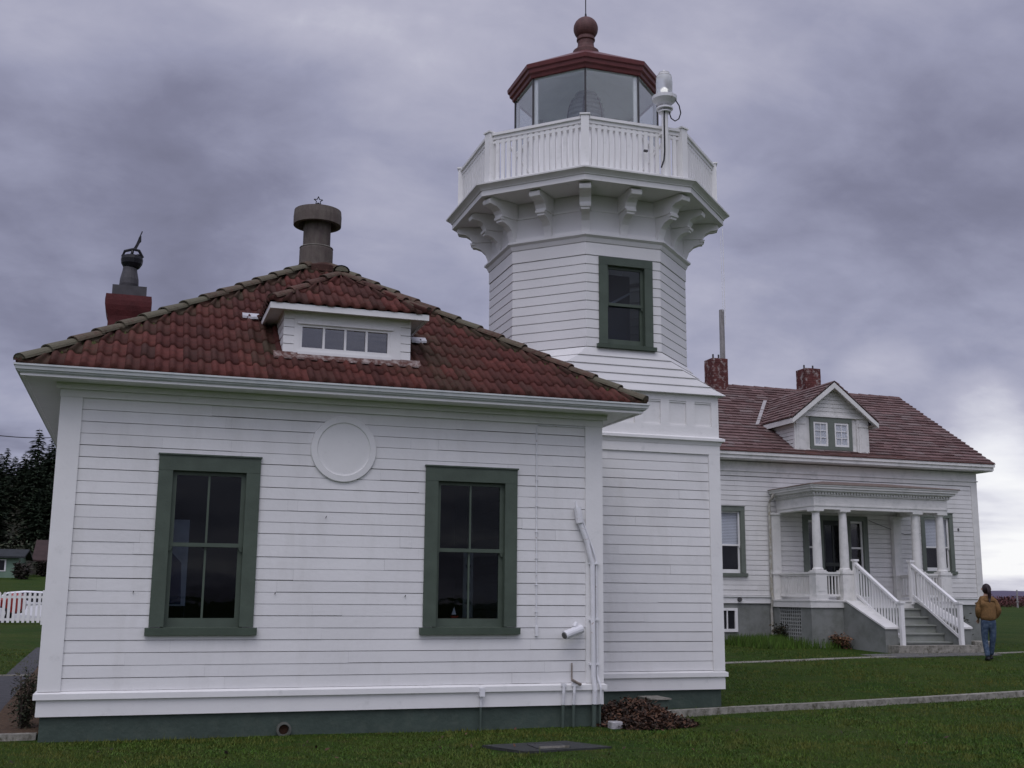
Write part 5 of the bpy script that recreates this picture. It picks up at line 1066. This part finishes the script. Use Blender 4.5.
car('parked_car', 'red car seen through the pickets at the left edge', -4.4, 29.6, ground_z(-4, 29.6), paint('red_car_paint', (.28, .03, .025)), 3.6, 1.05)
car('parked_car', 'white car whose pale roof shows above the picket fence', -3.0, 34.6, ground_z(-2, 34.6)-.10, paint('white_car_paint', (.72, .72, .74)), 4.2, 1.42)
# hedge, houses and trees beyond
def hedge(name, x0, x1, y0, y1, h, n, material, label, sz):
    B = MB()
    for _ in range(n):
        x, y = R_.uniform(x0, x1), R_.uniform(y0, y1); t_ = R_.random()**.5; p = Vector((x, y, ground_z(x, y)+t_*h*(.8+.25*math.sin(x*.9)+.15*math.sin(x*2.3)))); leaf_cloud(B, [p], sz, R_)
    return tag(B.build(name, material), label, kind='stuff')
hedge('hedgerow', -14, 8, 50, 51.5, .32, 6000, HEDGM, 'low dark bare hedge beyond the parked cars', .2)
hedge('beach_scrub', 60, 175, 102, 110, 1.25, 48000, SCRUBM, 'band of reddish brown scrub along the shore at the right', .3)
hs2 = lambda x, y: max(ground_z(x, y), hh(x, y)+ground_z(x, y)*.6)
def bungalow(label, x, y, wd, dp, hgt, rf, wall, roofm, trim):
    z = hs2(x, y)-.3; t = thing('bungalow', label, 'house', (x, y, z), None)
    B = MB(); B.box(x-wd/2, x+wd/2, y, y+dp, z, z+hgt); B.add([(x-wd/2, y, z+hgt), (x-wd/2, y+dp, z+hgt), (x-wd/2, y+dp/2, z+hgt+rf-.05)], [(0, 1, 2)]); B.add([(x+wd/2, y, z+hgt), (x+wd/2, y+dp, z+hgt), (x+wd/2, y+dp/2, z+hgt+rf-.05)], [(0, 1, 2)]); B.build('wall', wall, t)
    B = MB(); o = .5
    for a, b in ((y-o, y+dp/2), (y+dp+o, y+dp/2)): B.hexa([(x-wd/2-o, a, z+hgt-.15), (x+wd/2+o, a, z+hgt-.15), (x+wd/2+o, b, z+hgt+rf), (x-wd/2-o, b, z+hgt+rf)], [(x-wd/2-o, a, z+hgt-.02), (x+wd/2+o, a, z+hgt-.02), (x+wd/2+o, b, z+hgt+rf+.13), (x-wd/2-o, b, z+hgt+rf+.13)])
    B.build('roof', roofm, t)
    k = max(2, int(wd/3))
    for i in range(k):
        xc = x-wd/2+wd*(i+.5)/k
        B = MB(); B.box(xc-.8, xc+.8, y-.05, y-.002, z+.8, z+1.75); W_ = B.build('window', trim, t); B = MB(); B.box(xc-.68, xc-.05, y-.06, y-.051, z+.88, z+1.67); B.box(xc+.05, xc+.68, y-.06, y-.051, z+.88, z+1.67); B.build('pane', DARKM, W_)
WG = mat('pale_green_siding', (.17, .25, .185), .7, .1, 2); RB = mat('brown_house_roof', (.05, .032, .03), .9, .2, 2); RD = mat('dark_house_roof', (.028, .032, .034), .9, .2, 2)
bungalow('low pale green house with white framed windows on the far slope', -12.9, 86, 10, 7, 2.0, .55, WG, RD, WTRIM)
bungalow('small brown roofed house beside the pale green one', -4.7, 94, 4.6, 6, 1.6, 1.7, mat('brown_siding', (.12, .09, .08), .8, .1, 2), RB, HTRIM)
def conifer(h, seed):
    R2 = random.Random(seed); t = thing('conifer_tree', 'x', 'tree', (0, 0, 0)); S = MB(); S.tube([(0, 0, -.5), (0, 0, h*.5), (R2.uniform(-.1, .1), 0, h*.98)], h*.02, 7, .02); B = MB(); z = h*.12
    while z < h*.99:
        f_ = 1-z/h; rl = (.27*h*f_**.8+.18)*R2.uniform(.75, 1.2); nb = 9 if f_ > .2 else 6
        for k in range(nb):
            a = R2.uniform(0, 6.28); ln = rl*R2.uniform(.6, 1.15); dr = R2.uniform(.1, .35)
            for j in range(int(10+ln*13)):
                q_ = R2.random()**.7; p = Vector((math.cos(a)*ln*q_, math.sin(a)*ln*q_, z-dr*ln*q_*q_+.12*ln*q_)); s = .34+.36*f_
                o_ = Vector((-math.sin(a), math.cos(a), 0))*R2.uniform(-1, 1)*(.12+.22*ln*(1-q_)*.6)
                p = p+o_; u = Vector((math.cos(a), math.sin(a), R2.uniform(-.6, .1)))+o_*.8; u.normalize(); w_ = u.cross(Vector((0, 0, 1))).normalized()*.24
                B.add([p-w_*s, p+w_*s, p+u*s*1.5+Vector((0, 0, -.05))], [(0, 1, 2)], (R2.random(), R2.random(), 0, 1))
        z += h*.030*R2.uniform(.8, 1.2)+.05
    B.build('crown', CONIF, t); S.build('trunk', BARK, t); return t
protos = [conifer(12, 1), conifer(10, 2), conifer(14, 3)]
GRP = 'dark conifers on the wooded hillside'
spots = []
# the tree whose top stands out, and the ragged skyline beside it
for (px, py, yy) in ((40, 427, 150), (8, 448, 152), (16, 456, 150), (-4, 452, 150), (53, 438, 156), (26, 458, 148), (33, 452, 158), (62, 446, 150), (47, 452, 152), (2, 465, 146), (20, 462, 146), (-12, 450, 151), (58, 440, 151)):
    spots.append((px, py, yy))
lab = ['tallest conifer standing clear against the sky at the left edge', 'pointed conifer left of the tallest one on the hill skyline', 'smaller conifer just right of the pointed skyline conifer']
ORD = ['first', 'second', 'third', 'fourth', 'fifth', 'sixth', 'seventh', 'eighth', 'ninth', 'tenth', 'eleventh', 'twelfth', 'thirteenth']
for i, (px, py, yy) in enumerate(spots):
    top = upt(px, py, yy); g = hs2(top.x, yy)-.5; pk = (2, 0, 1)[i % 3]; H0 = (12, 10, 14)[pk]; hgt = top.z-g
    o_ = protos[pk] if i < 3 else copy_tree(protos[pk]); s = hgt/H0; o_.location = (top.x, yy, g); o_.scale = (min(s, 1.25), min(s, 1.25), s) if True else None; o_.rotation_euler[2] = R_.uniform(0, 6.28)
    rank = sorted(p[0] for p in spots).index(px); tag(o_, lab[i] if i < 3 else ORD[rank]+' dark conifer from the left on the hill skyline', 'tree', GRP)
for i in range(70):
    xx = R_.uniform(-34, 0); yy = R_.uniform(104, 132); pk = i % 3; o_ = copy_tree(protos[pk]); s = R_.uniform(.42, .68); o_.location = (xx, yy, hs2(xx, yy)-.5); o_.scale = (s*1.1, s*1.1, s); o_.rotation_euler[2] = R_.uniform(0, 6.28)
    tag(o_, 'dark conifer on the hillside slope above the far houses', 'tree', GRP)
B = MB()
for _ in range(40000):
    x, y = R_.uniform(-35, 12), R_.uniform(96, 165); z = hs2(x, y)+R_.random()*R_.uniform(.3, 2.2); leaf_cloud(B, [Vector((x, y, z))], .38, R_)
tag(B.build('hillside_thicket', BROAD), 'dense dark brush covering the hillside', kind='stuff')
for (xx, yy, s, lb) in ((-7.3, 83, .6, 'dark bush at the right corner of the pale green house'), (-6.0, 90, .55, 'dark bush between the two far houses'), (-9.9, 83, .5, 'dark bush under the windows of the pale green house')):
    shrub('garden_bush', xx, yy, hs2(xx, yy), 1.3*s, 2.0*s, 700, .35, HEDGM, lb, 8, 'bush')
B = MB(); pa, pb = upt(-60, 425, 60), upt(90, 434, 75); B.tube([pa.lerp(pb, t)-Vector((0, 0, .5*4*t*(1-t))) for t in np.linspace(0, 1, 12)], .03, 5)
tag(B.build('power_line', DARKM), 'thin power line crossing the sky in front of the hill', 'cable')
# driftwood and post at the right
for (xx, yy, ln, r, lb) in ((70.5, 72, 7, .30, 'long grey driftwood log on the grass at the right edge'), (63, 74, 3.2, .25, 'short pale driftwood log nearer the house')):
    z = ground_z(xx, yy); B = MB(); B.tube([(xx-ln/2, yy, z+r*.8), (xx-ln*.1, yy+.3, z+r), (xx+ln/2, yy-.2, z+r*.9)], r, 10, r*.7); t = thing('driftwood_log', lb, 'log', (xx, yy, z)); B.build('log', WOODP, t); B = MB(); B.tube([(xx, yy, z+r), (xx+.4, yy-.2, z+r+.5)], .08, 7, .03); B.build('stub', WOODP, t)
q = upt(1018, 611, 95); B = MB(); B.tube([(q.x, 95, .5), (q.x+.05, 95, upt(1018, 590, 95).z)], .10, 8, .08); B.box(q.x-.12, q.x+.16, 94.9, 95.1, q.z+1.0, q.z+1.1); tag(B.build('fence_post', WOODP), 'lone dark post in the brown scrub at the right edge', 'post')

# ================================================================ THE WALKING PERSON
def skinned(name, verts, edges, radii, material, parent, sub=2, root=0):
    me = bpy.data.meshes.new(name); me.from_pydata([tuple(v_) for v_ in verts], edges, []); o = bpy.data.objects.new(name, me); COL.objects.link(o); o.parent = parent
    sk = o.modifiers.new('s', 'SKIN'); sk.use_smooth_shade = True
    lay = me.skin_vertices[0] if me.skin_vertices else None
    if lay is None:
        bpy.context.view_layer.objects.active = o; o.select_set(True); bpy.ops.mesh.customdata_skin_add(); lay = me.skin_vertices[0]; o.select_set(False)
    for i, r in enumerate(radii): lay.data[i].radius = r if isinstance(r, tuple) else (r, r)
    lay.data[root].use_root = True
    ss = o.modifiers.new('ss', 'SUBSURF'); ss.levels = sub; ss.render_levels = sub; me.materials.append(material); return o
PX_, PY_ = 19.68, 8.28; PZ = ground_z(PX_, PY_)
PE = thing('person', 'person walking away in a tan jacket and blue jeans with a dark ponytail', 'person', (PX_, PY_, PZ))
SKIN = mat('skin', (.45, .28, .20), .6, .03, 10); TAN = mat('tan_jacket_cloth', (.235, .130, .050), .85, .15, 12, .4, 40, col2=(.15, .085, .035)); JEAN = mat('blue_denim', (.04, .065, .11), .85, .2, 10, .3, 60, col2=(.11, .15, .21), thr=(.45, .7)); HAIR = mat('dark_hair', (.022, .012, .014), .5, .2, 30); SHOE = mat('black_shoe', (.012, .012, .014), .5)
# local frame: +y is away from the camera (walking direction roughly +x+y), heights in metres
bd = [(0, 0, .95), (0, 0, 1.12), (0, .0, 1.30), (0, 0, 1.42), (0, 0, 1.50), (0, .01, 1.57), (0, .015, 1.63), (0, .01, 1.68),
      (-.15, 0, 1.38), (-.235, -.04, 1.13), (-.185, .10, .97), (.15, 0, 1.38), (.245, -.04, 1.13), (.185, .10, .97),
      (-.09, 0, .90), (-.085, .06, .50), (-.07, -.02, .09), (.09, 0, .90), (.08, .02, .50), (.06, .14, .11),
      (-.165, .14, .93), (.165, .14, .93)]
be = [(0, 1), (1, 2), (2, 3), (3, 4), (4, 5), (5, 6), (6, 7), (3, 8), (8, 9), (9, 10), (3, 11), (11, 12), (12, 13), (0, 14), (14, 15), (15, 16), (0, 17), (17, 18), (18, 19), (10, 20), (13, 21)]
br = [(.14, .10), (.125, .095), (.14, .10), (.10, .08), .052, .078, .088, .055, .055, .042, .030, .055, .042, .030, .085, .058, .038, .085, .058, .038, .028, .028]
k = len(bd)
for s, (wx, wy, wz) in ((-1, (-.165, .14, .93)), (1, (.165, .14, .93))):
    wi = 20 if s < 0 else 21
    for j, (fx, ln) in enumerate(((-.018, .07), (-.006, .08), (.006, .075), (.018, .06), (-.03, .045))):
        bd += [(wx+fx, wy+.035, wz-.02), (wx+fx*1.3, wy+.05, wz-.02-ln)]; be += [(wi, k), (k, k+1)]; br += [.010, .007]; k += 2
skinned('body', bd, be, br, SKIN, PE)
jk = [(0, -.01, .865), (0, -.01, 1.05), (0, -.01, 1.20), (0, -.005, 1.34), (0, 0, 1.435), (-.125, -.0, 1.385), (-.19, -.02, 1.28), (-.235, -.045, 1.13), (-.215, .02, 1.03), (-.175, .09, .965), (.125, 0, 1.385), (.19, -.02, 1.28), (.245, -.045, 1.13), (.22, .02, 1.03), (.175, .09, .965), (0, 0, 1.47)]
je = [(0, 1), (1, 2), (2, 3), (3, 4), (4, 5), (5, 6), (6, 7), (7, 8), (8, 9), (4, 10), (10, 11), (11, 12), (12, 13), (13, 14), (4, 15)]
jr = [(.205, .145), (.205, .15), (.205, .15), (.20, .14), (.155, .11), .095, .078, .07, .064, .055, .09, .078, .07, .064, .055, (.075, .07)]
jo = skinned('jacket', jk, je, jr, TAN, PE)
jn = [(0, 0, 1.02), (0, 0, .88), (-.09, 0, .80), (-.09, .03, .62), (-.085, .055, .47), (-.078, .01, .25), (-.07, -.025, .09), (.09, 0, .80), (.088, .015, .62), (.08, .02, .47), (.07, .08, .28), (.06, .135, .12)]
ne = [(0, 1), (1, 2), (2, 3), (3, 4), (4, 5), (5, 6), (1, 7), (7, 8), (8, 9), (9, 10), (10, 11)]
nr_ = [(.155, .115), (.15, .115), .098, .085, .07, .064, .062, .098, .085, .07, .064, .062]
skinned('jeans', jn, ne, nr_, JEAN, PE)
B = MB()     # hair: a cap over the skull, gathered into a pony tail at the nape
nl, na = 12, 20; vs = []
for a_ in range(nl+1):
    ph_ = math.pi*a_/nl
    for b_ in range(na):
        th_ = 2*math.pi*b_/na; cx__, cy__, cz__ = math.sin(ph_)*math.cos(th_), math.sin(ph_)*math.sin(th_), math.cos(ph_)
        f_ = 1 if cy__ < .35 else .80
        vs.append((PX_+.098*cx__*f_+.003*math.sin(th_*7), PY_-.015+.118*cy__*f_, PZ+1.625+.122*cz__*(1 if cy__ < .35 or cz__ > .5 else .8)+.003*math.sin(th_*5)))
B.add(vs, [(i*na+k2, i*na+(k2+1) % na, (i+1)*na+(k2+1) % na, (i+1)*na+k2) for i in range(nl) for k2 in range(na)])
for q_ in range(5):
    B.tube([(PX_+.008*(q_-2), PY_-.10, PZ+1.66), (PX_+.012*(q_-2), PY_-.165, PZ+1.62), (PX_+.014*(q_-2), PY_-.165, PZ+1.52), (PX_+.010*(q_-2)+.01, PY_-.15, PZ+1.44), (PX_+.004*(q_-2), PY_-.145, PZ+1.36-.01*q_)], .026, 8, .008)
B.build('hair', HAIR, PE, True)
B = MB()
for s in (-1, 1): B.tube([(PX_+s*.035, PY_+.115, PZ+1.625), (PX_+s*.035, PY_+.122, PZ+1.625)], .011, 8)
B.build('eyes', DARKM, PE)
B = MB(); B.tube([(PX_, PY_+.09, PZ+1.62), (PX_, PY_+.125, PZ+1.595)], .014, 8, .018); B.tube([(PX_-.03, PY_+.092, PZ+1.555), (PX_+.03, PY_+.092, PZ+1.555)], .009, 6); 
for s in (-1, 1): B.tube([(PX_+s*.098, PY_+.0, PZ+1.64), (PX_+s*.102, PY_-.005, PZ+1.60)], .016, 6)
B.build('face_features', SKIN, PE)
for sx, fy, fz, pitch_ in ((-.07, -.03, .045, 0), (.06, .14, .06, .2)):
    skinned('shoe', [(sx, fy-.06, fz+.01), (sx, fy+.03, fz), (sx, fy+.14, fz-.012+.1*pitch_), (sx, fy-.02, fz+.07)], [(0, 1), (1, 2), (1, 3)], [.042, .045, .038, .045], SHOE, PE, root=1)
PE.rotation_euler[2] = rad(-20)
